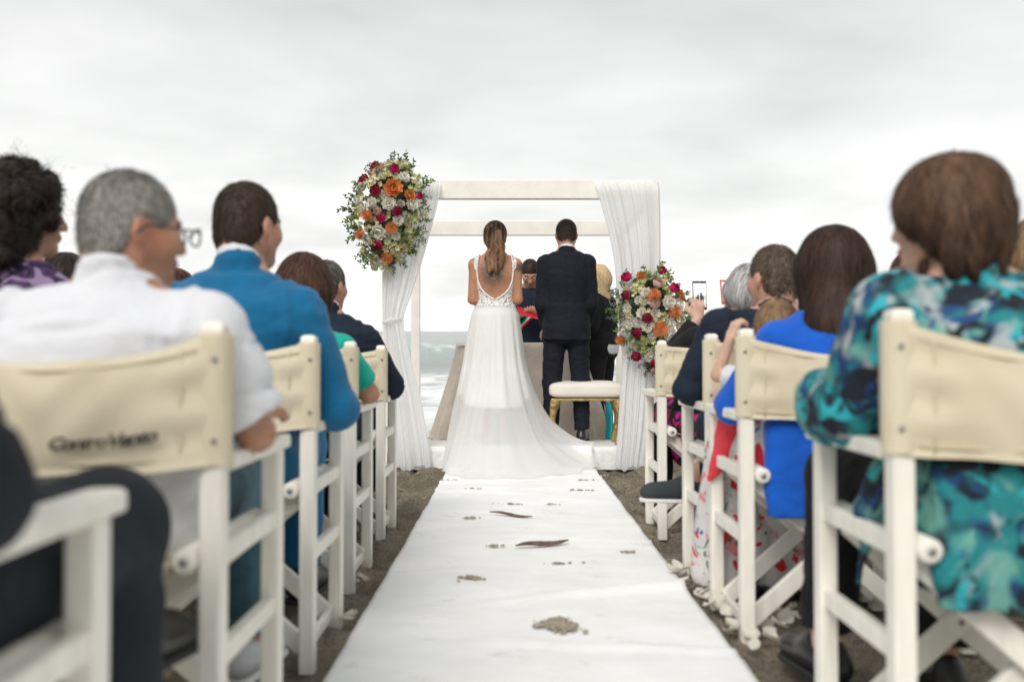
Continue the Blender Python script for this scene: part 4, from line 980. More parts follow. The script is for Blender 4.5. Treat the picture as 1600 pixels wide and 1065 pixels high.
# ---- hands
def hand_prims(w, d, n, thumb, curl=.5, s=1.0, spread=1.0):
    """w wrist, d finger direction, n palm normal (palm side), thumb +1/-1 along d x n"""
    w, d, n = A3(w), A3(d), A3(n); d = d / np.linalg.norm(d); n = n - d * (n @ d); n /= np.linalg.norm(n); t = np.cross(d, n) * thumb
    out = []
    for k, (off, L, c) in enumerate(((.027, .066, .9), (.009, .074, 1.0), (-.010, .068, 1.08), (-.027, .052, 1.15))):
        kn = w + s * (.082 - .004 * abs(k - 1)) * d + s * off * t * spread
        out.append((rc(w + s * (.012 * d + off * .6 * t), kn, .014 * s, .0125 * s), .012 * s))
        p = kn; a = 0.0
        for j, fl in enumerate((.45, .30, .25)):
            a += curl * c * (.75, .8, .55)[j]; q = p + s * L * fl * (d * math.cos(a) + n * math.sin(a) + .12 * (1.2 - k * .8) * t * (1 - curl) * spread)
            out.append((rc(p, q, (.0098, .0090, .0082)[j] * s, (.0090, .0082, .0070)[j] * s), .005 * s)); p = q
    b = w + s * (.022 * d + .022 * t); m = b + s * (.030 * d + .026 * t + .012 * n); e_ = m + s * (.026 * d + .006 * t + .014 * n * (0.5 + curl)); g = e_ + s * (.022 * d - .004 * t + .010 * n * (0.5 + curl))
    out += [(rc(b, m, .015 * s, .012 * s), .012 * s), (rc(m, e_, .0115 * s, .0105 * s), .006 * s), (rc(e_, g, .0105 * s, .008 * s), .005 * s)]
    return out
# ---- head (local frame: +y face, +z up, origin mid head)
def head_prims(C, R, s, ears=True, male=True):
    def p(v): return C + R @ (A3(v) * s)
    o = []
    E = lambda c, r, k=.02, q=None: o.append(('+', ell(p(c), A3(r) * s, R if q is None else R @ q), k * s))
    K = lambda a, b, ra, rb, k=.02: o.append(('+', rc(p(a), p(b), ra * s, rb * s), k * s))
    E((0, -.010, .030), (.075, .090, .088)); E((0, .030, -.022), (.061, .064, .086), .03); E((0, -.04, -.03), (.058, .058, .06), .03)
    jw = .052 if male else .046
    for sx in (-1, 1):
        K((sx * jw, -.005, -.048), (sx * .018, .064, -.090), .020, .017, .03); E((sx * .040, .062, -.020), (.024, .024, .026), .025)
    E((0, .066, -.093), (.026, .022, .018), .02); E((0, .080, .024), (.050, .016, .013), .02)
    K((0, .094, .012), (0, .112, -.026), .0075, .0115, .012); E((.011, .104, -.030), (.009, .010, .008), .006); E((-.011, .104, -.030), (.009, .010, .008), .006)
    E((0, .094, -.054), (.023, .010, .0065), .006); E((0, .092, -.064), (.020, .010, .0065), .006)
    for sx in (-1, 1): o.append(('-', ell(p((sx * .031, .103, .003)), A3((.017, .014, .011)) * s, R), .012 * s))
    if ears:
        for sx in (-1, 1):
            q = rot3(0, 0, 0) @ np.array(Matrix.Rotation(sx * R_(24), 3, 'Z')); E((sx * .078, -.012, -.004), (.009, .021, .033), .008, q); o.append(('-', ell(p((sx * .086, -.006, -.002)), A3((.006, .010, .018)) * s, R @ q), .006 * s))
    return o
EYE = None
def eye_mesh():
    global EYE
    if EYE is None:
        V, Q = blob_np((0, 0, 0), (.0115, .0115, .0115), 0, 16, 12, 0); EYE = mesh_np('eye', V, Q)
        m, nt, b, out = new_mat('eye'); L = nt.links; tc = nt.nodes.new('ShaderNodeTexCoord'); sp = nt.nodes.new('ShaderNodeSeparateXYZ'); L.new(tc.outputs['Object'], sp.inputs[0])
        mr = node(nt, 'ShaderNodeMapRange'); mr.inputs[1].default_value = .0085; mr.inputs[2].default_value = .0118; L.new(sp.outputs[1], mr.inputs[0])
        r = ramp(nt, [(0, (.75, .72, .70)), (.28, (.08, .05, .03)), (.72, (.005, .005, .005))], True); L.new(mr.outputs[0], r.inputs[0]); L.new(r.outputs[0], b.inputs['Base Color']); b.inputs['Roughness'].default_value = .1
        EYE.materials.append(m)
    return EYE

# ---- hair: a volume that gives the outline, with strands laid on it
def hair_obj(parent, mat, sd, flow, n, length, width=.0022, seg=4, lift=.004, curl=0.0, name='hair', seed=1, cover=None, droop=0.0, tone=None):
    V, Q = sd.mesh()
    if len(Q) == 0: return None
    g = np.random.default_rng(seed)
    V = folds(V, Q, .0025, (45, 45, 14), seed, True)
    A = Acc(); A.add(V, Q); rnd = [np.clip(.35 + .5 * pn(V * A3((60, 60, 14))), 0, 1)]
    c = V[Q]; ar = np.linalg.norm(np.cross(c[:, 2] - c[:, 0], c[:, 3] - c[:, 1]), axis=1); ok = ar > 0
    if cover is not None: ok &= cover(c.mean(1))
    pr = ar * ok; pr = pr / pr.sum(); idx = g.choice(len(Q), n, p=pr); uv = g.random((n, 2, 1))
    q = c[idx]; P = (q[:, 0] * (1 - uv[:, 0]) + q[:, 1] * uv[:, 0]) * (1 - uv[:, 1]) + (q[:, 3] * (1 - uv[:, 0]) + q[:, 2] * uv[:, 0]) * uv[:, 1]
    L = length * g.uniform(.6, 1.2, n)[:, None]; r0 = g.random(n); ph = g.random(n) * 6.28
    fly = np.arange(n) < .07 * n; pts, nor = [], []; jit = g.normal(size=(n, 3)) * .22
    for k in range(seg + 1):
        N = sd.grad(P); off = sd.samp(P); tgt = lift * (k / seg) * (.3 + r0) * np.where(fly, 4.0, 1.0); P = P - N * (off - tgt)[:, None] * (1 if k < seg else .35) if k else P
        pts.append(P.copy()); nor.append(N)
        D = flow(P) + jit
        if curl: D = D + curl * np.stack([np.cos(ph + k * 1.9), np.sin(ph * 1.3 + k * 1.7), .5 * np.sin(ph + k * 2.3)], 1)
        D = D - N * (D * N).sum(1)[:, None] * (1 if not droop else (1 - droop * k / seg)); D /= np.linalg.norm(D, axis=1)[:, None] + 1e-9
        P = P + D * L / seg
    pts = np.stack(pts, 1); nor = np.stack(nor, 1); T = np.gradient(pts, axis=1); S = np.cross(T, nor); S /= np.linalg.norm(S, axis=2)[:, :, None] + 1e-9
    w = width * np.linspace(1, .15, seg + 1)[None, :, None] * g.uniform(.6, 1.4, (n, 1, 1)) * np.where(fly, .45, 1.0)[:, None, None]
    VV = np.stack([pts - S * w, pts + S * w], 2).reshape(-1, 3); b = (np.arange(n) * (seg + 1) * 2)[:, None] + np.arange(seg)[None] * 2
    QQ = np.stack([b, b + 1, b + 3, b + 2], -1).reshape(-1, 4); A.add(VV, QQ); rnd.append(np.repeat(r0, (seg + 1) * 2))
    rv = np.concatenate(rnd)
    if tone is not None: rv = rv + tone(np.concatenate(A.V))
    me = A.mesh(name); attr(me, 'rnd', rv)
    return link(name, me, mat, parent)

TOR_M = [(0, .150, .110), (.06, .170, .125), (.14, .178, .132), (.30, .165, .122), (.45, .162, .118), (.62, .178, .124), (.74, .188, .122), (.84, .172, .108), (.92, .118, .085), (1, .066, .062)]
TOR_F = [(0, .150, .115), (.06, .172, .130), (.14, .178, .135), (.30, .150, .112), (.42, .132, .102), (.60, .150, .115), (.72, .160, .112), (.83, .148, .096), (.92, .100, .075), (1, .056, .054)]
SKIN = skin_mat('skin'); SKIN_T = skin_mat('tattooed_skin', True)
def torso_rows(tor, z0, z1, cx, cy, fw, fd, off=0.0, u0=0.0, u1=1.0):
    us = sorted(set([u0, u1] + [r[0] for r in tor if u0 < r[0] < u1] + [u for u in np.linspace(u0, u1, 14)]))
    ui = [r[0] for r in tor]; out = []
    for u in us:
        z = z0 + u * (z1 - z0); f = math.sin(np.pi / 2 * min(1, max(0, u)))
        out.append((z, float(np.interp(u, [p[0] for p in cx], [p[1] for p in cx])), float(np.interp(u, [p[0] for p in cy], [p[1] for p in cy])), np.interp(u, ui, [r[1] for r in tor]) * fw + off, np.interp(u, ui, [r[2] for r in tor]) * fd + off))
    return out
def person(label, loc, J, tor, z0, z1, cx, cy, fw=1, fd=1, male=True, head_s=1.0, yaw=0, pitch=0, tilt=0, skin=(.50, .29, .19), hands=None, vox=.008, rz=0, group=None,
           tops=(), bottoms=(), shoes=None, hair=None, lip=(.45, .16, .13), brow=(.06, .04, .03), neck_r=.056, ink=None, skinmat=None, scale=1.0, thin=.012, sitting=True, garvox=.0105):
    t = empty('person', loc, R_(rz)); tag(t, label, 'person', group); t.scale = (scale,) * 3
    HC = A3(J['head']); R = rot3(yaw, pitch, tilt); NB = A3(J['neck'])
    pts = np.array([A3(v) for v in J.values()]); lo = pts.min(0) - .22; hi = pts.max(0) + .22; lo[2] = max(lo[2], -.02)
    S = SDF(lo, hi, vox)
    S.add(loft(torso_rows(tor, z0, z1, cx, cy, fw, fd, -thin)))
    for s in 'lr':
        sg = -1 if s == 'l' else 1
        S.add(rc(NB + (0, 0, -.005), J['sh_' + s], .043, .044 * fd), .05)
        S.add(rc(J['sh_' + s], J['el_' + s], .046 * fd - thin * .3, .038 - thin * .2), .035); S.add(rc(J['el_' + s], J['wr_' + s], .038 - thin * .2, .0265), .015)
        S.add(rc(J['hip_' + s], J['kn_' + s], .082 * fd - thin, .056 - thin * .6), .05); S.add(rc(J['kn_' + s], J['an_' + s], .053 - thin * .6, .036), .02)
        a = A3(J['an_' + s]); tv = A3(J['toe_' + s]) - a; S.add(rc(a + tv * -.25 + (0, 0, -.045 if sitting else -.045), A3(J['toe_' + s]), .030, .026), .02)
        h = (hands or {}).get(s)
        if h is None:
            d = A3(J['wr_' + s]) - A3(J['el_' + s]); h = dict(d=d, n=(0, 0, -1) if abs(d[2]) < .8 * np.linalg.norm(d) else (-sg, 0, 0), curl=.45)
        for pr, k in hand_prims(J['wr_' + s], h['d'], h['n'], h.get('thumb', -sg), h.get('curl', .45), h.get('s', 1.0) * (1 if male else .92)): S.add(pr, k)
    S.add(rc(NB - (0, 0, .03), HC + R @ A3((0, -.035, -.05)) * head_s, neck_r, neck_r * .92 * head_s), .03)
    for sgn, pr, k in head_prims(HC, R, head_s, male=male): (S.add if sgn == '+' else S.sub)(pr, k)
    V, Q, T = S.mesh_adapt(.06); me = mesh_np('body', V, Q, T)
    H = (V - HC) @ R / head_s; c = np.tile(A3(skin), (len(V), 1))
    red = np.exp(-(((H[:, 0]) / .075) ** 2 + ((H[:, 1] - .03) / .05) ** 2 + ((H[:, 2] + .005) / .04) ** 2) * .6) * (np.abs(H[:, 0]) > .066); c *= (1 + red[:, None] * A3((.10, -.22, -.22)))
    m = (np.abs(H[:, 0]) < .027) & (H[:, 1] > .082) & (H[:, 2] < -.048) & (H[:, 2] > -.071); c[m] = lip
    m = (np.abs(np.abs(H[:, 0]) - .033) < .02) & (H[:, 1] > .07) & (np.abs(H[:, 2] - .024) < .0065); c[m] = brow
    if male and head_s < 1.2:
        m = np.clip((-.03 - H[:, 2]) / .02, 0, 1) * (H[:, 1] > .0) * (H[:, 2] > -.125) * (np.linalg.norm(H, axis=1) < .15); c *= (1 - .28 * m[:, None])
    colattr(me, 'Col', c)
    if ink is not None: attr(me, 'ink', ink(V))
    body = link('body', me, skinmat or SKIN, t)
    for sx in (-1, 1):
        o = link('eye', eye_mesh(), None, body); o.location = HC + R @ (A3((sx * .031, .0845, .003)) * head_s); o.rotation_euler = Matrix(R.tolist()).to_euler(); o.scale = (head_s,) * 3
    for gm in tops + bottoms:
        G = SDF(lo - .05, hi + .05, gm.get('vox', garvox)); off = gm.get('off', .012)
        for pr in gm.get('prims', []): G.add(pr[0], pr[1])
        if 'torso' in gm:
            u0, u1 = gm['torso']; G.add(loft(torso_rows(tor, z0, z1, cx, cy, fw * gm.get('fw', 1), fd * gm.get('fd', 1), off, u0, u1)), .03)
        if gm.get('yoke', True) and 'torso' in gm and gm['torso'][1] > .9:
            for s in 'lr': G.add(rc(NB + (0, -.005, -.02), A3(J['sh_' + s]) + (0, 0, .0), .046, .044 * fd + off * .6), .05)
        if 'sleeve' in gm:
            f = gm['sleeve']; e = gm.get('flare', 0.0)
            for s in 'lr':
                a, b, w = A3(J['sh_' + s]), A3(J['el_' + s]), A3(J['wr_' + s])
                if f <= 1: G.add(cyl(a, a + (b - a) * f, .052 * fd + off, .046 * fd + off * 1.1 + e), .035)
                else:
                    G.add(rc(a, b, .050 * fd + off, .043 + off), .035); G.add(cyl(b, b + (w - b) * (f - 1), .043 + off, .032 + off + e), .015)
        if 'legs' in gm:
            f = gm['legs']; e = gm.get('flare', 0.0)
            for s in 'lr':
                a, b, w = A3(J['hip_' + s]), A3(J['kn_' + s]), A3(J['an_' + s])
                G.add(rc(a, b, .085 * fd + off, .062 + off), gm.get('lk', .05))
                if f > 1: G.add(cyl(b, b + (w - b) * (f - 1), .060 + off, .048 + off + e), .03)
        if 'collar' in gm:
            h, r_ = gm['collar']; p0 = NB + (0, -.004, -.035); p1 = NB + (0, -.014, h); G.add(rc(p0, p1, r_ + .014, r_), gm.get('ck', .010)); G.cut(NB + (0, -.014, h), (0, -.55, -1))
        for pr in gm.get('post', []): G.add(pr[0], pr[1])
        for pr in gm.get('cutp', []): G.sub(pr[0], pr[1])
        for p, nn in gm.get('cuts', []): G.cut(p, nn)
        V, Q = G.mesh()
        if gm.get('fold', .006): V = folds(V, Q, gm.get('fold', .006), gm.get('ffreq', (8, 8, 8)), gm.get('seed', 1.0 + len(label)))
        if gm['name'] in ('jacket', 'shirt', 'blouse') and 'warp' not in gm and 'sleeve' in gm:      # sewn lines pull the cloth in
            sl_, sr_ = A3(J['sh_l']), A3(J['sh_r']); hw_ = (sr_[0] - sl_[0]) / 2; xr = V[:, 0] - (sr_[0] + sl_[0]) / 2; Nn = vnormals(V, Q)
            arm = np.exp(-((np.abs(xr) - hw_ + .016 + .10 * (V[:, 2] - sl_[2])) / .010) ** 2) * (V[:, 2] > sl_[2] - .17)
            if gm['name'] == 'jacket': seam = np.exp(-(xr / .009) ** 2) * (V[:, 1] < NB[1] - .02) * (V[:, 2] < z1 - .02)
            else: seam = np.exp(-((V[:, 2] - sl_[2] + .015 - .03 * np.cos(xr * 9)) / .009) ** 2) * (V[:, 1] < NB[1] - .02) * (np.abs(xr) < hw_ - .02)
            V = V - Nn * (.008 * arm + .006 * seam)[:, None]
        if 'warp' in gm: V = gm['warp'](V)
        link(gm['name'], mesh_np(gm['name'], V, Q), gm['mat'], t)
    if shoes:
        for s in 'lr':
            a = A3(J['an_' + s]); tv = A3(J['toe_' + s]) - A3((a[0], a[1], J['toe_' + s][2])); tv[2] = 0 if sitting and abs(A3(J['toe_' + s])[2]) < .06 else tv[2]
            L = np.linalg.norm(tv); d = tv / L; toe = A3(J['toe_' + s]); heel = toe - d * (L + .055)
            G = SDF(np.minimum(heel, toe) - .12, np.maximum(heel, toe) + .16, .008)
            up = A3((0, 0, 1)); G.add(rc(heel + (0, 0, .018), toe + (0, 0, .012), .036, .042, (up, 1.3)), 0); G.add(rc(heel + (0, 0, .05) + d * .015, heel + d * .10 + (0, 0, .045), .036, .036), .03)
            G.add(rc(heel + d * .08 + (0, 0, .04), toe - d * .02 + (0, 0, .02), .036, .032), .03)
            G.cut(heel + (0, 0, -.018), (0, 0, 1))
            if shoes.get('open'): G.sub(rc(a + (0, 0, .06), a + (0, 0, -.01), .04, .036), .005)
            V, Q = G.mesh(); so = link('shoe', mesh_np('shoe', V, Q), shoes['mat'], t)
            G = SDF(np.minimum(heel, toe) - .1, np.maximum(heel, toe) + .1, .007); G.add(rc(heel + (0, 0, -.015), toe + (0, 0, -.015), .039, .045, (up, 1.0)), 0); G.cut(heel + (0, 0, -.026), (0, 0, 1)); G.cut(heel + (0, 0, -.009), (0, 0, -1))
            V, Q = G.mesh(); link('sole', mesh_np('sole', V, Q), shoes['sole'], so)
    if hair: hair(t, HC, R, head_s)
    return t, dict(J=J, HC=HC, R=R, NB=NB, lo=lo, hi=hi)

# ---- hair styles
def hair_short(mat, n=3500, length=.035, top=1.0, seed=1, grow=0.0, line=(-.012, .72)):
    def mk(t, C, R, s):
        p = lambda v: C + R @ (A3(v) * s); S = SDF(C - .16 * s, C + .17 * s, .006)
        S.add(ell(p((0, -.010, .036)), A3((.080 + grow, .096 + grow, .092 * top + grow)) * s, R)); S.add(ell(p((0, -.046, -.028)), A3((.068 + grow, .054 + grow, .066)) * s, R), .03 * s)
        nz = R @ A3((0, -line[1], 1)); S.cut(p((0, 0, line[0])), nz)
        S.cut(p((0, .088, 0)), R @ A3((0, -1, .25)))
        for sx in (-1, 1): S.sub(ell(p((sx * .082, .004, -.016)), A3((.022, .032, .042)) * s, R), .012 * s)
        K = p((0.0, -.055, .13))
        def flow(P):
            d = P - K; d /= np.linalg.norm(d, axis=1)[:, None]; return d + R @ A3((.15, 0, -.25))
        hair_obj(t, mat, S, flow, int(n * .8), length * s, .0022, 3, .005 * s, seed=seed)
    return mk
def hair_bob(mat, w=.108, drop=.10, n=4500, seed=2, top=.112, back=.115, curl=0.05, vol=0.0, length=.075):
    def mk(t, C, R, s):
        p = lambda v: C + R @ (A3(v) * s); S = SDF(C - .24 * s, C + .2 * s, .0075)
        S.add(ell(p((0, -.018, .035)), A3((w * .94, .112, top)) * s, R)); S.add(ell(p((0, -.035, -.02)), A3((w, back, .08)) * s, R), .05)
        for sx in (-1, 1): S.add(rc(p((sx * w * .72, -.012, .0)), p((sx * w * .60, .0, -drop + .03)), .036 * s, .026 * s), .035)
        S.add(rc(p((0, -.06, -.02)), p((0, -.055, -drop + .045)), .075 * s, .050 * s, (R @ A3((0, 1, 0)), 1.25)), .04)
        S.sub(ell(p((0, .118, -.045)), A3((.064, .085, .100)) * s, R), .02 * s); S.cut(p((0, 0, -drop - .02)), R @ A3((0, -.25, 1)))
        K = p((0.02, -.03, .15))
        def flow(P):
            d = P - K; d /= np.linalg.norm(d, axis=1)[:, None]; return d * .8 + A3((0, 0, -.7))
        hair_obj(t, mat, S, flow, int(n * .8), length * s, .0028, 4, .007 * s, curl=curl, seed=seed)
    return mk
def hair_long(mat, drop=.36, w=.098, n=6000, seed=3, dx=0.0, dy=-.06, tipw=.055, curl=.04):
    def mk(t, C, R, s):
        p = lambda v: C + R @ (A3(v) * s); S = SDF(C - (.2, .26, drop + .06), C + .2 * s, .007)
        S.add(ell(p((0, -.018, .034)), A3((w * .93, .112, .100)) * s, R)); S.add(ell(p((0, -.03, -.02)), A3((w, .108, .085)) * s, R), .04)
        e = C + A3((dx, dy - .02, -drop)); m_ = C + A3((dx * .4, dy - .035, -drop * .5))
        S.add(rc(p((0, -.045, -.02)), m_, w * .9 * s, w * .92 * s, ((0, 1, 0), 1.45)), .03); S.add(rc(m_, e, w * .92 * s, tipw * s, ((0, 1, 0), 1.8)), .02)
        for sx in (-1, 1): S.add(rc(p((sx * w * .72, -.005, .01)), p((sx * w * .70, -.02, -.12)), .034 * s, .030 * s), .03)
        S.sub(ell(p((0, .118, -.05)), A3((.062, .085, .12)) * s, R), .02 * s)
        K = p((0.01, 0.0, .14))
        def flow(P):
            d = P - K; d /= np.linalg.norm(d, axis=1)[:, None]; g_ = np.clip((C[2] + .03 - P[:, 2]) / .08, 0, 1)[:, None]; return d * (1 - g_) * .8 + A3((0, 0, -1)) * (.35 + g_)
        hair_obj(t, mat, S, flow, int(n * .75), .13 * s, .0028, 5, .005 * s, curl=curl, seed=seed)
    return mk
def hair_curly(mat, n=5500, seed=4):
    def mk(t, C, R, s):
        g = np.random.default_rng(seed); S = SDF(C - (.24, .24, .32), C + .22, .0075)
        p = lambda v: C + R @ (A3(v) * s)
        S.add(ell(p((0, -.02, .035)), A3((.098, .115, .105)), R)); S.add(ell(p((0, -.05, -.06)), A3((.105, .085, .10)), R), .04); S.add(ell(p((0, -.06, -.15)), A3((.10, .065, .08)), R), .04)
        k = 0
        while k < 190:
            v = g.normal(size=3); v /= np.linalg.norm(v); q = v * A3((.108, .120, .112)) + A3((0, -.02, .03))
            if g.random() < .5: q = A3((g.uniform(-.12, .12), -.05 - .075 * math.sqrt(max(0, 1 - (q[0] / .13) ** 2)) * g.uniform(.6, 1), g.uniform(-.24, 0)))
            if q[1] > .04 and q[2] < .06: continue
            S.add(ell(p(q), A3((1, 1, 1.15)) * g.uniform(.014, .028)), .012); k += 1
        S.sub(ell(p((0, .118, -.04)), A3((.060, .085, .10)), R), .02)
        hair_obj(t, mat, S, lambda P: np.tile(A3((0, 0, -.6)), (len(P), 1)), n, .085, .0024, 7, .016, curl=1.25, seed=seed)
    return mk

def hair_layered(mat, n=7500, seed=5):
    """short layered cut: full crown, ears half covered, tapering to the nape"""
    def mk(t, C, R, s):
        p = lambda v: C + R @ (A3(v) * s); S = SDF(C - .22 * s, C + .2 * s, .006)
        S.add(ell(p((0, -.014, .030)), A3((.110, .112, .100)) * s, R)); S.add(ell(p((.02, -.02, .062)), A3((.090, .09, .068)) * s, R), .03); S.add(ell(p((0, -.05, -.03)), A3((.092, .078, .070)) * s, R), .03)
        S.add(rc(p((0, -.055, -.045)), p((0, -.055, -.085)), .080 * s, .058 * s, (R @ A3((0, 1, 0)), 1.25)), .035); S.cut(p((0, 0, -.125)), R @ A3((0, .15, 1)))
        g = np.random.default_rng(seed)
        for k in range(60):
            a = g.uniform(0, 2 * np.pi); z = g.uniform(-.09, .02); q = A3((.098 * math.sin(a) * (1 + z * 1.6), -.02 - .105 * math.cos(a) * (1 + z), z))
            if q[1] > .02: continue
            S.add(rc(p(q), p(q * A3((.93, .95, 1)) - A3((0, 0, .045))), .012 * s, .005 * s), .012)
        S.sub(ell(p((0, .122, -.045)), A3((.070, .092, .098)) * s, R), .02 * s)
        for sx in (-1, 1): S.sub(ell(p((sx * .098, .045, -.055)), A3((.03, .045, .05)) * s, R), .015 * s)
        K = p((0.03, -.02, .16))
        def flow(P):
            d = P - K; d /= np.linalg.norm(d, axis=1)[:, None]; return d * .9 + A3((0, 0, -.5)) + R @ A3((0, -.15, 0))
        hair_obj(t, mat, S, flow, n, .07 * s, .0022, 4, .006 * s, curl=.10, seed=seed, tone=lambda P: (P[:, 2] - C[2] - .04) * 4.5)
    return mk
# ================================================================== WHO IS THERE
def sit(H, dx=0, shf=.80, hdy=-.02, fw=1, male=True, hs=1.0, lean=0.0, el_l=None, el_r=None, wr_l=None, wr_r=None, kn_l=None, kn_r=None, an_l=None, an_r=None, toe_l=None, toe_r=None, z0=.425):
    hz = H - .122 * hs; z1 = hz - .122 * hs; sz = z0 + shf * (z1 - z0); sw = (.176 if male else .156) * fw
    J = dict(head=(dx, hdy, hz), neck=(dx * .75, -.055 + lean, z1), sh_l=(-sw + dx * .5, -.085 + lean, sz), sh_r=(sw + dx * .5, -.085 + lean, sz),
             el_l=el_l or (-.285, -.03, .675), el_r=el_r or (.285, -.03, .675), wr_l=wr_l or (-.22, .20, .675), wr_r=wr_r or (.22, .20, .675),
             hip_l=(-.09, -.04, .50), hip_r=(.09, -.04, .50), kn_l=kn_l or (-.12, .40, .505), kn_r=kn_r or (.12, .40, .505), an_l=an_l or (-.12, .40, .10), an_r=an_r or (.12, .40, .10))
    for s, tt in (('l', toe_l), ('r', toe_r)):
        a = J['an_' + s]; J['toe_' + s] = tt or (a[0] * 1.15, a[1] + .15, .030)
    cy = [(0, -.05), (.3, -.065), (.6, -.095 + lean * .5), (.85, -.09 + lean), (1, -.055 + lean)]; cx = [(0, 0), (.4, 0), (1, dx * .75)]
    return dict(J=J, tor=TOR_M if male else TOR_F, z0=z0, z1=z1, cx=cx, cy=cy, fw=fw, male=male, head_s=hs)
def stand(H, fw=1, male=True, hs=1.0, z0=.80, bend=0.0, el=None, wr=None, an=.11, kn=None, toe=.14, head_dy=.02, over=None):
    hz = H - .120 * hs; z1 = hz - .124 * hs; sz = z0 + .86 * (z1 - z0); sw = (.176 if male else .158) * fw
    J = dict(head=(0, head_dy + bend, hz), neck=(0, bend - .02, z1), sh_l=(-sw, bend * .9 - .02, sz), sh_r=(sw, bend * .9 - .02, sz))
    for s, sg in (('l', -1), ('r', 1)):
        e = el or (.25, -.02, 1.08); w = wr or (.20, .14, .92)
        J['el_' + s] = (sg * e[0], e[1], e[2]); J['wr_' + s] = (sg * w[0], w[1], w[2]); J['hip_' + s] = (sg * .085, 0, z0 + .07); J['kn_' + s] = (sg * .10, .015, .47 * H / 1.73); J['an_' + s] = (sg * an, -.02, .09); J['toe_' + s] = (sg * (an + .03), toe, .030)
    J.update(over or {})
    return dict(J=J, tor=TOR_M if male else TOR_F, z0=z0, z1=z1, cx=[(0, 0), (1, 0)], cy=[(0, 0), (.5, bend * .4), (1, bend - .02)], fw=fw, male=male, head_s=hs, sitting=False)

HG = 'seated wedding guests'
C_WHITE = cloth('white_shirt_cotton', (0.69, 0.70, 0.735), var=.03, crease=.5); C_BLUE = cloth('bright_blue_suiting', (0.004, 0.125, 0.27), var=.12); C_TEAL = cloth('teal_green_knit', (0.005, 0.36, 0.28), var=.12)
C_NAVY = cloth('navy_suiting', (0.0105, 0.0125, 0.020), var=.2); C_NAVY2 = cloth('dark_navy_wool', (0.012, 0.020, 0.036), var=.2); C_BLACK = cloth('black_cloth', (0.011, 0.011, 0.013), var=.25); C_CHAR = cloth('charcoal_cloth', (0.020, 0.024, 0.030), var=.25)
C_JEANS = cloth('faded_denim', (0.045, 0.115, 0.15), var=.35, weave=500, wb=.5); C_ROYAL = cloth('royal_blue_crepe', (0.006, 0.10, 0.52), var=.12); C_CORAL = cloth('coral_red_cotton', (0.74, 0.055, 0.075), var=.12)
C_FLOR = print_mat('turquoise_floral_print', (.016, .020, .030), [((.015, .06, .16), 10, .48, .58, 1.1, 1.0), ((.02, .21, .23), 8, .48, .56, 2.3, 1.2), ((.14, .36, .31), 9, .53, .63, 4.1, 1.0), ((.40, .44, .45), 8.5, .55, .66, 6.7, 1.2), ((.03, .38, .44), 12, .57, .65, 8.9, 1.4), ((.014, .016, .026), 14, .57, .64, 12.1, 1.3), ((.02, .07, .22), 15, .63, .69, 15.2, 1.0)])
C_SKIRT = print_mat('white_floral_print', (.68, .66, .65), [((.55, .50, .52), 5, .5, .7, 1.0, .5), ((.62, .03, .05), 13, .60, .62, 2.1, .8), ((.72, .25, .28), 11, .62, .65, 5.2, .6), ((.05, .10, .30), 15, .63, .65, 7.7, .8), ((.07, .15, .10), 21, .63, .655, 9.3, 1.2)])
C_PURP = pattern('purple_dark_print', [(0, (.02, .015, .03)), (.42, (.10, .04, .14)), (.5, (.03, .02, .05)), (.58, (.28, .20, .34))], 16, 1.2, seed=.3)
C_PINK = pattern('fuchsia_black_print', [(0, (.012, .01, .014)), (.47, (.50, .01, .16)), (.56, (.012, .01, .014)), (.63, (.45, .02, .30))], 8, 1.2, seed=5.3)
C_GREYW = cloth('light_grey_jersey', (0.66, 0.67, 0.70), var=.05)
M_SHOE = basic('black_leather', (.012, .012, .013), rough=.35, var=.2); M_SOLE = basic('black_rubber', (.02, .02, .02), rough=.7); M_WSOLE = basic('white_rubber', (.72, .72, .70), rough=.6); M_DECK = cloth('grey_canvas_shoe', (.045, .055, .062), var=.15)
M_GREYSHOE = basic('pale_trainer', (.55, .56, .58), rough=.7, var=.15)
HB = hair_mat('dark_brown_hair', (.016, .010, .008), (.065, .042, .030)); HBK = hair_mat('black_curly_hair', (.008, .006, .006), (.045, .030, .024)); HGREY = hair_mat('salt_pepper_hair', (.09, .085, .075), (.36, .34, .31), .6)
HW = hair_mat('silver_hair', (.22, .22, .22), (.62, .62, .60), .5); HCH = hair_mat('chestnut_hair', (.026, .014, .010), (.11, .055, .034)); HR1 = hair_mat('brown_highlit_hair', (.020, .011, .008), (.15, .085, .05)); HBL = hair_mat('blond_hair', (.42, .27, .13), (.85, .66, .40)); HBR = hair_mat('bridal_brown_hair', (.018, .011, .008), (.34, .20, .11)); HAU = hair_mat('auburn_hair', (.03, .012, .009), (.14, .05, .03)); HLB = hair_mat('light_brown_hair', (.11, .062, .03), (.40, .26, .14)); HDG = hair_mat('dark_grey_hair', (.02, .018, .016), (.20, .18, .155))
DENIM = dict(name='trousers', torso=(0, .22), legs=1.95, mat=C_JEANS, off=.012, yoke=False, fold=.007)
def trou(m, off=.014, legs=1.97): return dict(name='trousers', torso=(0, .22), legs=legs, mat=m, off=off, yoke=False, fold=.006)
def jacket(m, off=.020, **k): return dict(dict(name='jacket', torso=(.02, .97), sleeve=1.95, mat=m, off=off, collar=(.030, .064), fold=.009, ffreq=(4, 4, 10)), **k)
def shirt_collar(m=None): return dict(name='shirt_collar', mat=m or C_WHITE, collar=(.044, .059), fold=0, vox=.006)
def place(i, side): return ((LX[i], LY[i] + .21, gz(LY[i] + .21)) if side == 'l' else (RX[i], RYY[i] + .21, gz(RYY[i] + .21)))
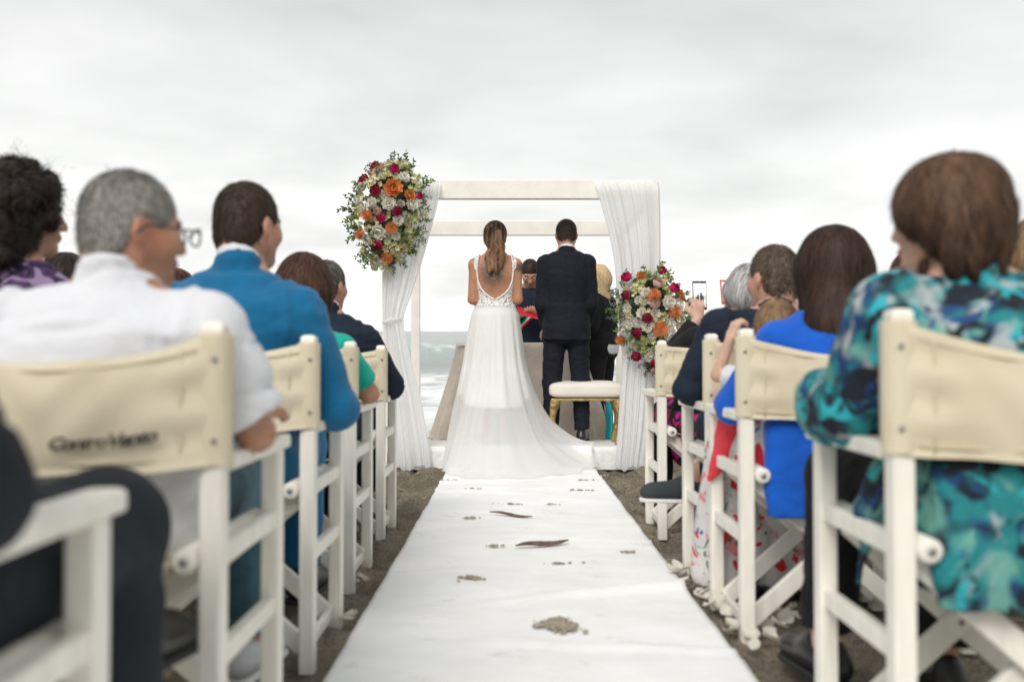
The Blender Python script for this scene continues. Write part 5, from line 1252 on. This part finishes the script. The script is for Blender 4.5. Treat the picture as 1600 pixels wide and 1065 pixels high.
def back_tail(z0, z1, w=.17): return [(loft([(z0, 0, -.20, w, .035), ((z0 + z1) / 2, 0, -.19, w + .01, .045), (z1, 0, -.16, w, .07)], 3), .04)]

# --- left of the aisle
t, I = person('person in charcoal at the left edge, legs crossed, cut off by the frame', place(0, 'l'), hair=hair_short(HB, 800), shoes=dict(mat=M_SHOE, sole=M_SOLE), 
    tops=(jacket(C_CHAR), shirt_collar()), bottoms=(trou(C_CHAR, .026),), group=HG, vox=.011, **sit(1.25, kn_r=(.17, .50, .525), an_r=(.19, .46, .10), kn_l=(-.10, .44, .60), an_l=(.16, .55, .36), toe_l=(.20, .70, .30), el_r=(.262, -.05, .665), wr_r=(.06, .15, .62), wr_l=(-.05, .2, .72)))
t, I = person('grey-haired man in white short-sleeved shirt and glasses, looking right', place(1, 'l'), skin=(.44, .235, .15), yaw=48, pitch=-4, hair=hair_short(HGREY, 5200, .022, 1.0, 5), shoes=dict(mat=M_GREYSHOE, sole=M_WSOLE), group=HG,
    tops=(dict(name='shirt', torso=(-.02, .97), sleeve=.86, mat=C_WHITE, off=.022, collar=(.036, .066), fold=.010, ffreq=(4, 4, 10), flare=.004, fw=1.04, vox=.010, ck=.035),), bottoms=(DENIM,),
    **sit(1.145, .052, shf=.85, hs=.92, fw=1.08, el_r=(.295, -.045, .655), wr_r=(.24, .19, .675), el_l=(-.29, -.02, .68), kn_r=(.14, .42, .50), an_r=(.13, .52, .10)))
GL = I
def glasses(t, HC, R):
    A = Acc(); p = lambda v: HC + R @ A3(v); fr = empty('glasses', (0, 0, 0), 0, t)
    for sx in (-1, 1):
        a = np.linspace(0, 2 * np.pi, 20); P = np.array([p((sx * .034 + .023 * np.cos(q), .118 - .006 * abs(np.cos(q)), .002 + .017 * np.sin(q))) for q in a]); A.add(*tube_np(P, .0022, 6, False))
        A.add(*tube_np(np.array([p((sx * .057, .112, .008)), p((sx * .080, .085, .008)), p((sx * .082, .0, .008)), p((sx * .080, -.02, -.008))]), .0024, 6))
    A.add(*tube_np(np.array([p((-.011, .118, .006)), p((0, .121, .009)), p((.011, .118, .006))]), .002, 6))
    return A.mesh('glasses_frame')
bpy.data.objects.remove(bpy.data.objects['glasses']) if 'glasses' in bpy.data.objects else None
_me = glasses(t, I['HC'], I['R']); bpy.data.objects.remove([o for o in t.children if o.name.startswith('glasses')][0])
link('glasses', _me, basic('glasses_acetate', (.03, .035, .04), rough=.3), t)
person('man in bright blue suit, dark short hair, head turned right', place(2, 'l'), skin=(.50, .27, .18), yaw=26, hair=hair_short(HB, 4800, .028, 1.02, 6), shoes=dict(mat=M_SHOE, sole=M_SOLE), group=HG,
    tops=(jacket(C_BLUE, .024, torso=(-.06, .97), prims=back_tail(.40, .62)), shirt_collar()), bottoms=(trou(C_BLUE),), **sit(1.285, .055, fw=1.06, el_r=(.305, -.06, .660), wr_r=(.10, .20, .60), el_l=(-.28, -.05, .67), wr_l=(-.05, .22, .60)))
person('woman in teal green short-sleeved top with brown shoulder-length hair', place(3, 'l'), skin=(.46, .24, .15), yaw=18, pitch=-6, hair=hair_bob(HCH, .100, .13, 3600, 7), shoes=dict(mat=M_SHOE, sole=M_SOLE), group=HG,
    tops=(dict(name='top', torso=(-.02, .95), sleeve=.80, mat=C_TEAL, off=.014, fold=.006, prims=back_tail(.38, .6, .15)),), bottoms=(trou(C_BLACK),), **sit(1.165, .07, male=False, fw=1.08, el_r=(.305, -.02, .665), wr_r=(.20, .22, .675)))
person('grey-haired man in dark suit in the front row left', place(4, 'l'), skin=(.45, .26, .18), yaw=22, hair=hair_short(HDG, 3000, .03, 1, 8), shoes=dict(mat=M_SHOE, sole=M_SOLE), group=HG,
    tops=(jacket(C_NAVY2, .022, prims=back_tail(.40, .6)), shirt_collar()), bottoms=(trou(C_NAVY2),), **sit(1.25, -.01, el_r=(.285, -.03, .675), wr_r=(.25, .22, .66)))
person('woman with dark curly hair and purple patterned top at the left edge', (-1.39, 2.81, gz(2.81)), skin=(.48, .26, .17), yaw=48, hair=hair_curly(HBK), shoes=dict(mat=M_SHOE, sole=M_SOLE), group=HG, vox=.009,
    tops=(dict(name='top', torso=(-.02, .96), sleeve=1.9, mat=C_PURP, off=.014, fold=.006),), bottoms=(trou(C_BLACK),), **sit(1.315, .02, male=False, fw=1.05))
person('dark-haired guest mostly hidden behind the white-shirted man', (-1.62, 3.71, gz(3.71)), yaw=15, hair=hair_bob(HBK, .098, .10, 900, 9), group=HG, vox=.012, garvox=.013,
    tops=(dict(name='top', torso=(-.02, .95), sleeve=1.9, mat=C_PURP, off=.014),), bottoms=(trou(C_BLACK),), **sit(1.165, -.02, male=False))
person('auburn-haired guest mostly hidden between white shirt and blue suit', (-1.56, 4.66, gz(4.66)), yaw=15, hair=hair_bob(HAU, .098, .10, 900, 10), group=HG, vox=.012, garvox=.013,
    tops=(dict(name='top', torso=(-.02, .95), sleeve=1.9, mat=C_BLACK, off=.014),), bottoms=(trou(C_BLACK),), **sit(1.195, 0, male=False))
# --- right of the aisle
t, I = person('woman in turquoise floral blouse with short brown hair, turned left', place(0, 'r'), skin=(.58, .36, .26), yaw=-38, pitch=-2, hair=hair_layered(HR1), shoes=dict(mat=M_SHOE, sole=M_SOLE, open=True), group=HG,
    tops=(dict(name='blouse', torso=(-.10, .96), sleeve=1.82, mat=C_FLOR, off=.028, fold=.010, flare=.030, fw=1.08, collar=(.010, .066), vox=.0105,
               prims=back_tail(.36, .62, .20) + [(rc((-.235, .02, .50), (-.245, .06, .345), .034, .012, ((1, 0, 0), 2.2)), .03), (rc((-.20, .0, .56), (-.235, .02, .50), .05, .034), .03)]),), bottoms=(trou(C_BLACK, .016, 1.93),),
    **sit(1.172, -.112, shf=.87, hdy=-.03, male=False, hs=.93, fw=1.16, el_l=(-.270, .02, .690), wr_l=(-.245, .245, .685), kn_l=(-.165, .42, .50), an_l=(-.185, .46, .11), toe_l=(-.215, .615, .03), an_r=(.05, .36, .10)))
person('woman in royal blue with long straight dark brown hair and floral skirt', place(1, 'r'), skin=(.56, .34, .24), yaw=-6, hair=hair_long(hair_mat('espresso_hair', (.016, .009, .007), (.060, .032, .022)), .35, .108, 7500, 12, -.02, -.075, .075), shoes=dict(mat=M_SHOE, sole=M_SOLE), group=HG,
    tops=(dict(name='top', torso=(-.12, .96), sleeve=1.6, mat=C_ROYAL, off=.018, fold=.006, prims=back_tail(.345, .62, .20)),),
    bottoms=(dict(name='skirt', mat=C_SKIRT, fold=.016, ffreq=(9, 9, 1.5), prims=[(rc((-.10, -.03, .50), (-.15, .33, .50), .13, .105), .06), (rc((.08, -.03, .50), (.06, .33, .50), .13, .105), .08), (rc((-.15, .33, .49), (-.185, .40, .05), .115, .135), .06), (rc((.06, .33, .49), (.08, .40, .05), .115, .15), .10)], cuts=[((0, 0, .012), (0, 0, 1))]),),
    **sit(1.19, .04, male=False, fw=1.02, el_l=(-.245, .03, .650), wr_l=(-.06, .24, .60), kn_l=(-.12, .33, .50), kn_r=(.08, .33, .50), an_l=(-.14, .36, .09), an_r=(.06, .36, .09)))
ch = sit(1.105, 0, hs=1.42, fw=.72, el_l=(-.285, .10, .715), wr_l=(-.225, .07, .905), el_r=(.2, .05, .58), wr_r=(.12, .25, .56), kn_l=(-.10, .26, .44), kn_r=(.10, .26, .44), an_l=(-.10, .30, .14), an_r=(.10, .30, .14))
person('small child in white top and coral shorts sitting on a lap, arm raised', (.850, 3.20, gz(3.2) + .295), skin=(.62, .40, .30), yaw=25, scale=.62, hair=hair_short(HLB, 2600, .03, 1, 13), shoes=None, vox=.009,
    hands=dict(l=dict(d=(.35, .15, .8), n=(.8, .3, -.3), curl=.9, s=1.15)),
    tops=(dict(name='top', torso=(0, .96), sleeve=.75, mat=C_GREYW, off=.02, fold=.006),), bottoms=(dict(name='shorts', torso=(-.04, .3), legs=1.2, mat=C_CORAL, off=.03, yoke=False, prims=[(rc((-.19, .05, .44), (-.33, .08, .17), .11, .018), .03), (rc((-.12, .05, .42), (-.22, .05, .40), .09, .07), .05)], cuts=[((0, 0, .10), (0, 0, 1))]),), **ch)
t, I = person('man in navy jacket with brown hair, one leg crossed over', place(2, 'r'), skin=(.56, .33, .24), yaw=-24, hair=hair_short(hair_mat('greying_brown_hair', (.026, .018, .013), (.15, .11, .08)), 4000, .022, 1, 14), shoes=dict(mat=M_DECK, sole=M_WSOLE, open=True), group=HG,
    tops=(jacket(C_NAVY2, .022, prims=back_tail(.40, .6)),), bottoms=(trou(C_NAVY2, .016, 1.72),), **sit(1.20, .0, shf=.90, fw=1.18, el_l=(-.295, -.02, .69), wr_l=(-.10, .22, .62), kn_r=(.06, .42, .56), an_r=(-.185, .49, .305), toe_r=(-.37, .52, .215), an_l=(-.12, .36, .10)))
t, I = person('silver-haired woman in black holding up two phones in the front row right', place(3, 'r'), skin=(.58, .36, .27), tilt=8, hair=hair_bob(HW, .096, .07, 3000, 15, top=.105), shoes=dict(mat=M_SHOE, sole=M_SOLE), group=HG, vox=.0065,
    hands=dict(l=dict(d=(.0, .15, 1), n=(0, 1, 0), curl=.55, thumb=1), r=dict(d=(-.1, .1, 1), n=(0, 1, 0), curl=.55, thumb=-1)),
    tops=(dict(name='top', torso=(.05, .95), sleeve=1.85, mat=C_BLACK, off=.018, fold=.006),), bottoms=(dict(name='skirt', mat=C_PINK, fold=.012, ffreq=(7, 7, 2), torso=(0, .22), yoke=False, off=.02, prims=[(rc((-.10, -.03, .50), (-.13, .36, .50), .115, .095), .06), (rc((.10, -.03, .50), (.13, .36, .50), .115, .095), .06), (rc((0, .3, .48), (0, .35, .36), .16, .15), .06)] + back_tail(.37, .55, .17)),
             dict(name='trousers', legs=1.95, mat=C_BLACK, off=.006)),
    **sit(1.235, .165, male=False, fw=1.12, el_l=(-.16, .16, .80), wr_l=(-.02, .21, .985), el_r=(.26, .14, .80), wr_r=(.155, .21, 1.00), kn_l=(-.16, .40, .50), an_l=(-.19, .34, .10)))
person('light brown haired guest cut off at the right edge', (1.545, 3.01, gz(3.01)), yaw=-20, hair=hair_bob(HLB, .104, .09, 2500, 16), group=HG, vox=.011, garvox=.012, shoes=dict(mat=M_SHOE, sole=M_SOLE),
    tops=(dict(name='top', torso=(-.02, .95), sleeve=1.9, mat=C_BLACK, off=.014),), bottoms=(trou(C_BLACK),), **sit(1.215, .055, male=False))
person('dark-haired guest mostly hidden behind the floral blouse', (1.50, 3.63, gz(3.63)), yaw=-15, hair=hair_bob(HAU, .098, .09, 900, 17), group=HG, vox=.012, garvox=.013, shoes=dict(mat=M_SHOE, sole=M_SOLE),
    tops=(dict(name='top', torso=(-.02, .95), sleeve=1.9, mat=C_CORAL, off=.014),), bottoms=(trou(C_BLACK),), **sit(1.175, -.04, male=False))

# --- phones held up
def phone(label, c, rz, tiltx, case, w=.072, h=.146, dots=True):
    t = empty('phone', c, R_(rz)); t.rotation_euler = (R_(tiltx), 0, R_(rz)); tag(t, label, 'phone')
    link('case', box_mesh('phone_case', (-w / 2, -.004, -h / 2), (w / 2, .005, h / 2), .004, 3), case, t)
    m, nt, b, out = new_mat('phone_screen'); L = nt.links; v = coords(nt)
    tc = nt.nodes.new('ShaderNodeTexCoord'); sp = nt.nodes.new('ShaderNodeSeparateXYZ'); L.new(tc.outputs['Object'], sp.inputs[0])
    r = ramp(nt, [(0, (.35, .34, .31)), (.30, (.62, .62, .60)), (.45, (.40, .44, .44)), (.52, (.72, .73, .73)), (1, (.80, .80, .80))]); mr = node(nt, 'ShaderNodeMapRange'); mr.inputs[1].default_value = -h / 2; mr.inputs[2].default_value = h / 2; L.new(sp.outputs[2], mr.inputs[0]); L.new(mr.outputs[0], r.inputs[0])
    L.new(r.outputs[0], b.inputs['Base Color']); L.new(r.outputs[0], b.inputs['Emission Color']); b.inputs['Emission Strength'].default_value = .45; b.inputs['Roughness'].default_value = .15
    s = link('screen', box_mesh('phone_screen', (-w / 2 + .004, -.0052, -h / 2 + .012), (w / 2 - .004, -.0042, h / 2 - .012), 0), m, t)
    A = Acc()
    if dots:
        for x, z, a, bb in ((-.010, -.012, .005, .020), (.006, -.008, .006, .024), (.016, -.016, .004, .015), (-.018, -.02, .006, .01)):
            V, Q = blob_np((x, -.0056, z), (a, .0003, bb), x * 99, 10, 8, .2); A.add(V, Q)
        link('screen_figures', A.mesh('screen_figures'), M_INK, s)
PH = Vector((RX[3], RYY[3] + .21, gz(RYY[3] + .21)))
phone('black phone held up filming the couple beside the bouquet', PH + Vector((-.005, .245, 1.108)), 4, -6, basic('phone_black', (.015, .015, .016), rough=.3))
phone('phone in an orange case held beside the silver-haired head', PH + Vector((.128, .255, 1.125)), 38, -6, basic('phone_orange', (.72, .16, .07), rough=.5), .07, .125, False)
# ================================================================== THE CEREMONY PARTY
# --- groom
GY, GXX = 7.76, .424
def groom_warp(V):
    N = V.copy(); back = V[:, 1] < 0
    seam = np.exp(-(V[:, 0] / .006) ** 2) * back * (V[:, 2] > 1.0) * (V[:, 2] < 1.44) * .0035
    vent = np.where((V[:, 0] > 0) & back & (V[:, 2] < 1.0), .008 * np.exp(-(V[:, 0] / .05) ** 2), 0)
    arm = np.exp(-((np.abs(V[:, 0]) - .152 + .10 * (V[:, 2] - 1.36)) / .0055) ** 2) * (V[:, 2] > 1.20) * (V[:, 1] < .03) * .006
    N[:, 1] += seam - vent + arm; N[:, 2] -= arm * .5
    return N
person('groom in a dark navy suit, standing with his back to the guests', (GXX, GY, ptop(GY) + .006), skin=(.52, .30, .21), hair=hair_short(HB, 4500, .022, .98, 20, line=(.004, .66)), shoes=dict(mat=M_SHOE, sole=M_SOLE), vox=.009, neck_r=.060,
    tops=(dict(name='jacket', torso=(-.02, .965), sleeve=1.96, mat=C_NAVY, off=.018, collar=(.012, .066), fold=.0045, ffreq=(6, 6, 10), fw=.98, vox=.007, warp=groom_warp,
               post=[(loft([(.795, 0, -.005, .188, .145), (.90, 0, -.004, .184, .145), (1.06, 0, .0, .160, .135)], 2.4), .03)], cuts=[((0, 0, .80), (0, 0, 1))]), dict(shirt_collar(), collar=(.026, .061))),
    bottoms=(dict(name='trousers', torso=(-.03, .2), legs=1.97, mat=C_NAVY, off=.012, yoke=False, fold=.009, ffreq=(7, 7, 9), vox=.0085, lk=.02),),
    **stand(1.735, .92, el=(.190, -.015, 1.08), wr=(.150, .13, .90), z0=.80, an=.12, over=dict(kn_l=(-.112, .01, .47), kn_r=(.112, .01, .47))))
# --- bride
BY, BX = 7.62, -.128; BZ = ptop(BY) + .007
def b_ink(V):
    d = (V[:, 1] < 0) * np.exp(-(((V[:, 0] + .012) / .10) ** 2 + ((V[:, 2] - 1.31) / .12) ** 2) ** 2)
    d = np.maximum(d, (V[:, 1] < 0) * np.exp(-((V[:, 0] / .016) ** 2 + ((V[:, 2] - 1.21) / .07) ** 2) ** 2))
    d = np.maximum(d, (V[:, 0] > .13) * np.exp(-(((V[:, 2] - 1.35) / .035) ** 2) ** 2) * .8)
    return d
def hair_bride(mat):
    def mk(t, C, R, s):
        p = lambda v: C + R @ (A3(v) * s); S = SDF(C - (.18, .30, .44), C + .2, .006)
        S.add(ell(p((0, -.016, .036)), (.086, .108, .098), R)); S.add(ell(p((0, -.06, -.015)), (.070, .064, .075), R), .03)
        S.cut(p((0, .088, 0)), R @ A3((0, -1, .25)))
        for sx in (-1, 1): S.sub(ell(p((sx * .082, .02, -.03)), A3((.022, .034, .045)), R), .012)
        ch_ = [((0.008, -.100, .060), .040), ((.022, -.130, .005), .046), ((.040, -.130, -.07), .048), ((.050, -.122, -.145), .045), ((.052, -.118, -.205), .034), ((.034, -.118, -.255), .020), ((.026, -.115, -.285), .008)]
        for (a, ra), (b, rb) in zip(ch_[:-1], ch_[1:]): S.add(rc(p(a), p(b), ra, rb, ((0, 1, 0), 1.25)), .02)
        g = np.random.default_rng(3)
        for k in range(26):
            z = g.uniform(-.24, .05); x = .04 + g.normal() * .024; S.add(rc(p((x, -.155, z)), p((x + g.uniform(-.03, .03), -.16, z - .05)), .014, .010), .012)
        S.cut(p((0, 0, -.335)), (0, 0, 1))
        K = p((0, .02, .14))
        def flow(P):
            d = P - K; d /= np.linalg.norm(d, axis=1)[:, None]; q = np.clip((-.05 - (P[:, 1] - C[1])) / .06, 0, 1)[:, None]
            w = np.stack([.55 * np.sin((P[:, 2]) * 38 + P[:, 0] * 20), np.zeros(len(P)), -np.ones(len(P))], 1); return d * (1 - q) + w * q
        hair_obj(t, mat, S, flow, 5500, .085, .0024, 5, .006, curl=.15, seed=21, tone=lambda P: np.clip((C[2] - .05 - P[:, 2]) * 5, -.75, .12) + .25 * np.sin(P[:, 0] * 190))
        o = [c for c in t.children if c.name.startswith('hair')][0]; A = Acc()     # white blossoms pinned at the left
        for k in range(9):
            c = p((-.062 - .018 * math.sin(k * 1.1), -.062 - .012 * math.cos(k * 2), .060 - .014 * k))
            for j in range(5):
                V, Q = petal_np(.012, .005, .3, .2, 3, 3); V = V @ rotm((1, 0, 0), -1.2).T @ rotm((0, 0, 1), j * 1.256).T @ rotm((.3, 1, 0), -1.3).T @ rotm((0, 0, 1), .6).T; A.add(V + c, Q)
        link('hair_blossoms', A.mesh('hair_blossoms'), M_PETAL, o)
    return mk
bs = stand(1.695, .98, male=False, z0=.86, el=(.172, -.02, 1.105), wr=(.10, .17, 1.06), over=dict(kn_l=(-.09, .01, .50), kn_r=(.09, .01, .50), an_l=(-.07, 0, .12), an_r=(.07, 0, .12)))
TB, IB = person('bride in a white lace-backed gown with a brown ponytail and back tattoo', (BX, BY, BZ), skin=(.47, .235, .135), yaw=8, tilt=3, hair=hair_bride(HBR), vox=.006, ink=b_ink, skinmat=SKIN_T, thin=.002, **bs)
def lace_mat():
    m, nt, b, out = new_mat('white_lace'); L = nt.links; v = coords(nt)
    b.inputs['Base Color'].default_value = (.80, .79, .76, 1); b.inputs['Roughness'].default_value = .8
    vo = node(nt, 'ShaderNodeTexVoronoi', feature='DISTANCE_TO_EDGE', Scale=55); L.new(v, vo.inputs['Vector']); r = ramp(nt, [(.10, (1, 1, 1)), (.22, (.12,) * 3)]); L.new(vo.outputs['Distance'], r.inputs[0])
    n1 = node(nt, 'ShaderNodeTexNoise', Scale=26, Detail=3, Distortion=1.5); L.new(v, n1.inputs['Vector']); r2 = ramp(nt, [(.46, (0, 0, 0)), (.56, (1, 1, 1))]); L.new(n1.outputs['Fac'], r2.inputs[0])
    mx = node(nt, 'ShaderNodeMath', operation='MAXIMUM'); L.new(r.outputs[0], mx.inputs[0]); L.new(r2.outputs[0], mx.inputs[1])
    tp = node(nt, 'ShaderNodeBsdfTransparent'); ms = node(nt, 'ShaderNodeMixShader'); L.new(mx.outputs[0], ms.inputs[0]); L.new(tp.outputs[0], ms.inputs[1]); L.new(b.outputs[0], ms.inputs[2]); L.new(ms.outputs[0], out.inputs[0])
    bp = node(nt, 'ShaderNodeBump', Strength=.6, Distance=.004); L.new(mx.outputs[0], bp.inputs['Height']); L.new(bp.outputs[0], b.inputs['Normal'])
    return m
M_LACE = lace_mat(); M_SATIN = cloth('white_satin_trim', (.80, .79, .77), var=.03)
WO_Z = [1.100, 1.118, 1.145, 1.185, 1.24, 1.31, 1.38, 1.43, 1.5]; WO_W = [0, .034, .072, .106, .128, .137, .135, .124, .12]
def gown():
    J = IB['J']; G = SDF(IB['lo'], IB['hi'], .0042); NB = IB['NB']
    G.add(loft(torso_rows(TOR_F, bs['z0'], bs['z1'], bs['cx'], bs['cy'], bs['fw'], 1, .004)))
    for s in 'lr': G.add(rc(NB + (0, 0, .01), J['sh_' + s], .045 + .006, .048 + .006), .05)
    V, Q = G.mesh(); c = V[Q].mean(1); x, y, z = np.abs(c[:, 0]), c[:, 1], c[:, 2]
    keep = (z > 1.035) & (z < 1.465) & (x < .160 - .02 * smooth(1.40, 1.46, z) + .05 * smooth(1.27, 1.20, z))
    keep &= ~((y < -.01) & (x < np.interp(z, WO_Z, WO_W)) & (z > 1.10)) & ~((y >= -.01) & (x < .05 + (z - 1.3) * .45) & (z > 1.30)) & ~((x < .085) & (z > 1.40))
    Q = Q[keep]; used = np.unique(Q); mp = -np.ones(len(V), int); mp[used] = np.arange(len(used))
    link('lace_bodice', mesh_np('lace_bodice', V[used], mp[Q]), M_LACE, TB)
    def back_y(xx, zz):
        yy = np.linspace(-.25, .02, 240); P = np.stack([np.full(240, xx), yy, np.full(240, zz)], 1); d = G.samp(P); k = np.argmax(d < 0); return yy[k] if d[k] < 0 else 0
    A = Acc()
    for sx in (-1, 1):
        zz = np.linspace(1.10, 1.445, 46); P = np.array([(sx * w_, back_y(sx * w_, z_) - .003, z_) for z_, w_ in zip(zz, np.interp(zz, WO_Z, WO_W))]); A.add(*tube_np(P, .0048 + .0022 * np.abs(np.sin(np.arange(46) * .9)), 6))
    link('scalloped_edge', A.mesh('scalloped_edge'), M_SATIN, TB)
    a = np.linspace(0, 2 * np.pi, 60); rows = torso_rows(TOR_F, bs['z0'], bs['z1'], bs['cx'], bs['cy'], bs['fw'], 1, .010); q = np.array(rows); zz = 1.052; rx, ry, cy = [np.interp(zz, q[:, 0], q[:, k]) for k in (3, 4, 2)]
    V, Q, T = tube_np(np.stack([rx * np.cos(a), cy + ry * np.sin(a), np.full(60, zz)], 1), .016, 8, False, (.3, 1)); link('waistband', mesh_np('waistband', V, Q), M_LACE, TB)
    rx, ry = rx + .004, ry + .004
    # skirts: loops from the waist; the back sweeps into a train that runs down the platform step on to the carpet
    def surf(X, Y):
        st = smooth(PLAT_Y0 - .075, PLAT_Y0 + .02, Y); return (gz(0) - .029 * Y) + PLAT_H * st + .016
    def skirt(name, mat, n, nr, rmul, zend, fold, train, seed, gap, shrink=0.0):
        th = np.linspace(0, 2 * np.pi, n, endpoint=False); rows_ = []
        ph = 13 * th + 1.2 * np.sin(2 * th + seed) + seed; ph2 = 29 * th + 2 * np.sin(3 * th + seed * 2)
        bk = np.clip(-np.cos(th - .10), 0, 1)          # 1 straight behind her (towards the guests)
        rt = np.clip(np.sin(th), 0, 1); lf = np.clip(-np.sin(th), 0, 1)
        for k in range(nr + 1):
            f = k / nr; zf = 1.050 - f * (1.050 - zend)
            f = (1.050 - zf) / 1.07; R0 = np.interp(f, [0, .06, .2, .4, .6, .8, 1], [0, .030, .065, .11, .175, .255, .33]) * rmul * (1 - .50 * f * lf)
            sx = rx + R0 + fold * f * np.sin(ph) + .5 * fold * f * np.sin(ph2) ; sy = ry + R0 * .9 + fold * f * np.sin(ph) + .5 * fold * f * np.sin(ph2)
            ext = train * np.clip(f - .30, 0, 1) ** 2 * 2.04
            X = sx * np.sin(th) * (1 - .16 * np.sin(np.pi * f) * rt + .22 * f ** 5 * rt * train) + .62 * train * np.clip(f - .78, 0, 1) ** 1.4 * 3.2 * rt * (.4 + .6 * bk ** .3); Y = sy * np.cos(th) - ext * bk ** 1.5 * .74 + shrink * np.cos(th) * -1
            X = X + .16 * ext * bk * np.sin(th * 1.0)
            X = X - shrink * np.sin(th); Z = np.full(n, zf) + gap
            Wx, Wy = X + BX, Y + BY; s_ = surf(Wx, Wy) - BZ; Z = np.where(Wy < PLAT_Y0 + .1, np.maximum(Z - .16 * smooth(PLAT_Y0 + .1, PLAT_Y0 - .15, Wy) * f, 0 * Z - .2), Z)
            low = s_ + .004 + .010 * (1 + np.sin(ph2 * .7 + k * .05)) * .5
            Z = low + np.logaddexp(0, (Z - low) / .02) * .02
            rows_.append(np.stack([X, Y, Z], 1))
        return link(name, mesh_np(name, np.concatenate(rows_), grid_faces(nr + 1, n, True)[:, ::-1]), mat, TB)
    skirt('underskirt', M_SATIN, 240, 46, .97, .40, .018, .6, .9, 0, .007)
    skirt('lining_skirt', voile('fine_tulle', .18, (.90, .90, .89)), 240, 60, .96, -.01, .018, .85, .9, 0, .010)
    skirt('tulle_skirt', voile('white_tulle', .50, (.91, .91, .90)), 240, 84, 1.0, -.02, .018, 1.0, .9, 0)
gown()

# --- officiant behind the table, in a tricolour sash
OY, OX = 9.20, .165
ot, oi = person('officiant in dark suit with green white red sash reading from a folder', (OX, OY, ptop(OY) + .002), rz=180, skin=(.50, .29, .20), lip=(.42, .20, .15), pitch=-38, hair=hair_short(HB, 2500, .03, 1, 30), shoes=dict(mat=M_SHOE, sole=M_SOLE), vox=.007, garvox=.0095,
    hands=dict(l=dict(d=(.5, .6, .15), n=(.2, .1, 1), curl=.7, thumb=-1), r=dict(d=(-.5, .6, .15), n=(-.2, .1, 1), curl=.7, thumb=-1)),
    tops=(jacket(C_NAVY2, .018, torso=(-.03, .97), fold=.004), shirt_collar()), bottoms=(trou(C_NAVY2),), **stand(1.565, 1.0, z0=.73, bend=.05, head_dy=.06, el=(.245, .05, 1.00), wr=(.085, .24, 1.06), an=.10))
def sash():
    rows = np.array(torso_rows(TOR_M, .73, oi['NB'][2], [(0, 0), (1, 0)], [(0, 0), (.5, .02), (1, .03)], 1, 1, .024))
    root = empty('sash', (0, 0, 0), 0, ot)
    me0 = None
    for j, (nm, colr) in enumerate((('green_band', (.0, .26, .08)), ('white_band', (.78, .78, .76)), ('red_band', (.55, .01, .02)))):
        n = 72; a = np.linspace(0, 2 * np.pi, n); V = []
        for e_ in (0, 1):
            for q in a:
                x = math.sin(q); zc = 1.06 + .20 * x * -1 + (.026 * (1 - j - .5 + .0) + (e_ * -.026)) + .013
                z = min(zc, 1.26); rx, ry, cy = [np.interp(z, rows[:, 0], rows[:, k]) for k in (3, 4, 2)]; V.append(((rx + .003) * x, cy + (ry + .003) * math.cos(q), z))
        o = link(nm, mesh_np(nm, V, grid_faces(2, n)), cloth('sash_' + nm, colr, var=.05), ot)
    bpy.data.objects.remove(root)
sash()
def folder():
    c = A3((OX - .0, OY, ptop(OY))) ; t = empty('folder', (OX - .01, OY - .315, ptop(OY) + 1.075)); t.rotation_euler = (R_(-62), R_(14), R_(12)); tag(t, 'open red folder with white pages in the officiant hands', 'folder')
    mr = basic('red_folder_card', (.55, .015, .03), rough=.5)
    for s in (-1, 1):
        link('cover', box_mesh('folder_cover', (min(0, s * .11), -.003 , -.075), (max(0, s * .11), .0, .075), .001, 1), mr, t); link('page', box_mesh('folder_page', (min(s * .004, s * .104), .0008, -.070), (max(s * .004, s * .104), .0035, .070), .0005, 1), M_WHITECLOTH, t)
folder()
# --- assistant at the right of the table
AY, AXX = 8.42, .755
person('blond assistant in black jacket and black jeans beside the groom', (AXX, AY, ptop(AY) + .002), rz=62, skin=(.60, .38, .28), pitch=-18, yaw=10, hair=hair_long(HBL, .35, .078, 4500, 31, -.02, -.045, .045), shoes=dict(mat=M_SHOE, sole=M_WSOLE), vox=.007, garvox=.009,
    hands=dict(l=dict(d=(.3, .9, .0), n=(.5, 0, -.5), curl=.5), r=dict(d=(-.5, .8, .05), n=(-.4, 0, -.6), curl=.5)),
    tops=(dict(name='shirt', torso=(.02, .9), mat=C_GREYW, off=.012, yoke=False, fold=.005, post=[(loft([(.685, 0, .01, .140, .118), (.74, 0, .005, .148, .122), (.82, 0, 0, .150, .12)], 2.1), .02)]), dict(name='jacket', torso=(.18, .95), sleeve=1.93, mat=C_BLACK, off=.020, fold=.007, fd=1.03, cutp=[(rc((0, .22, .7), (0, .20, 1.15), .05, .03), .01)])),
    bottoms=(trou(C_BLACK, .008),), **stand(1.44, .92, male=False, z0=.69, bend=.02, el=(.20, .0, .93), wr=(.10, .20, .90), an=.08, toe=.12))
print('script', time.time() - T0)
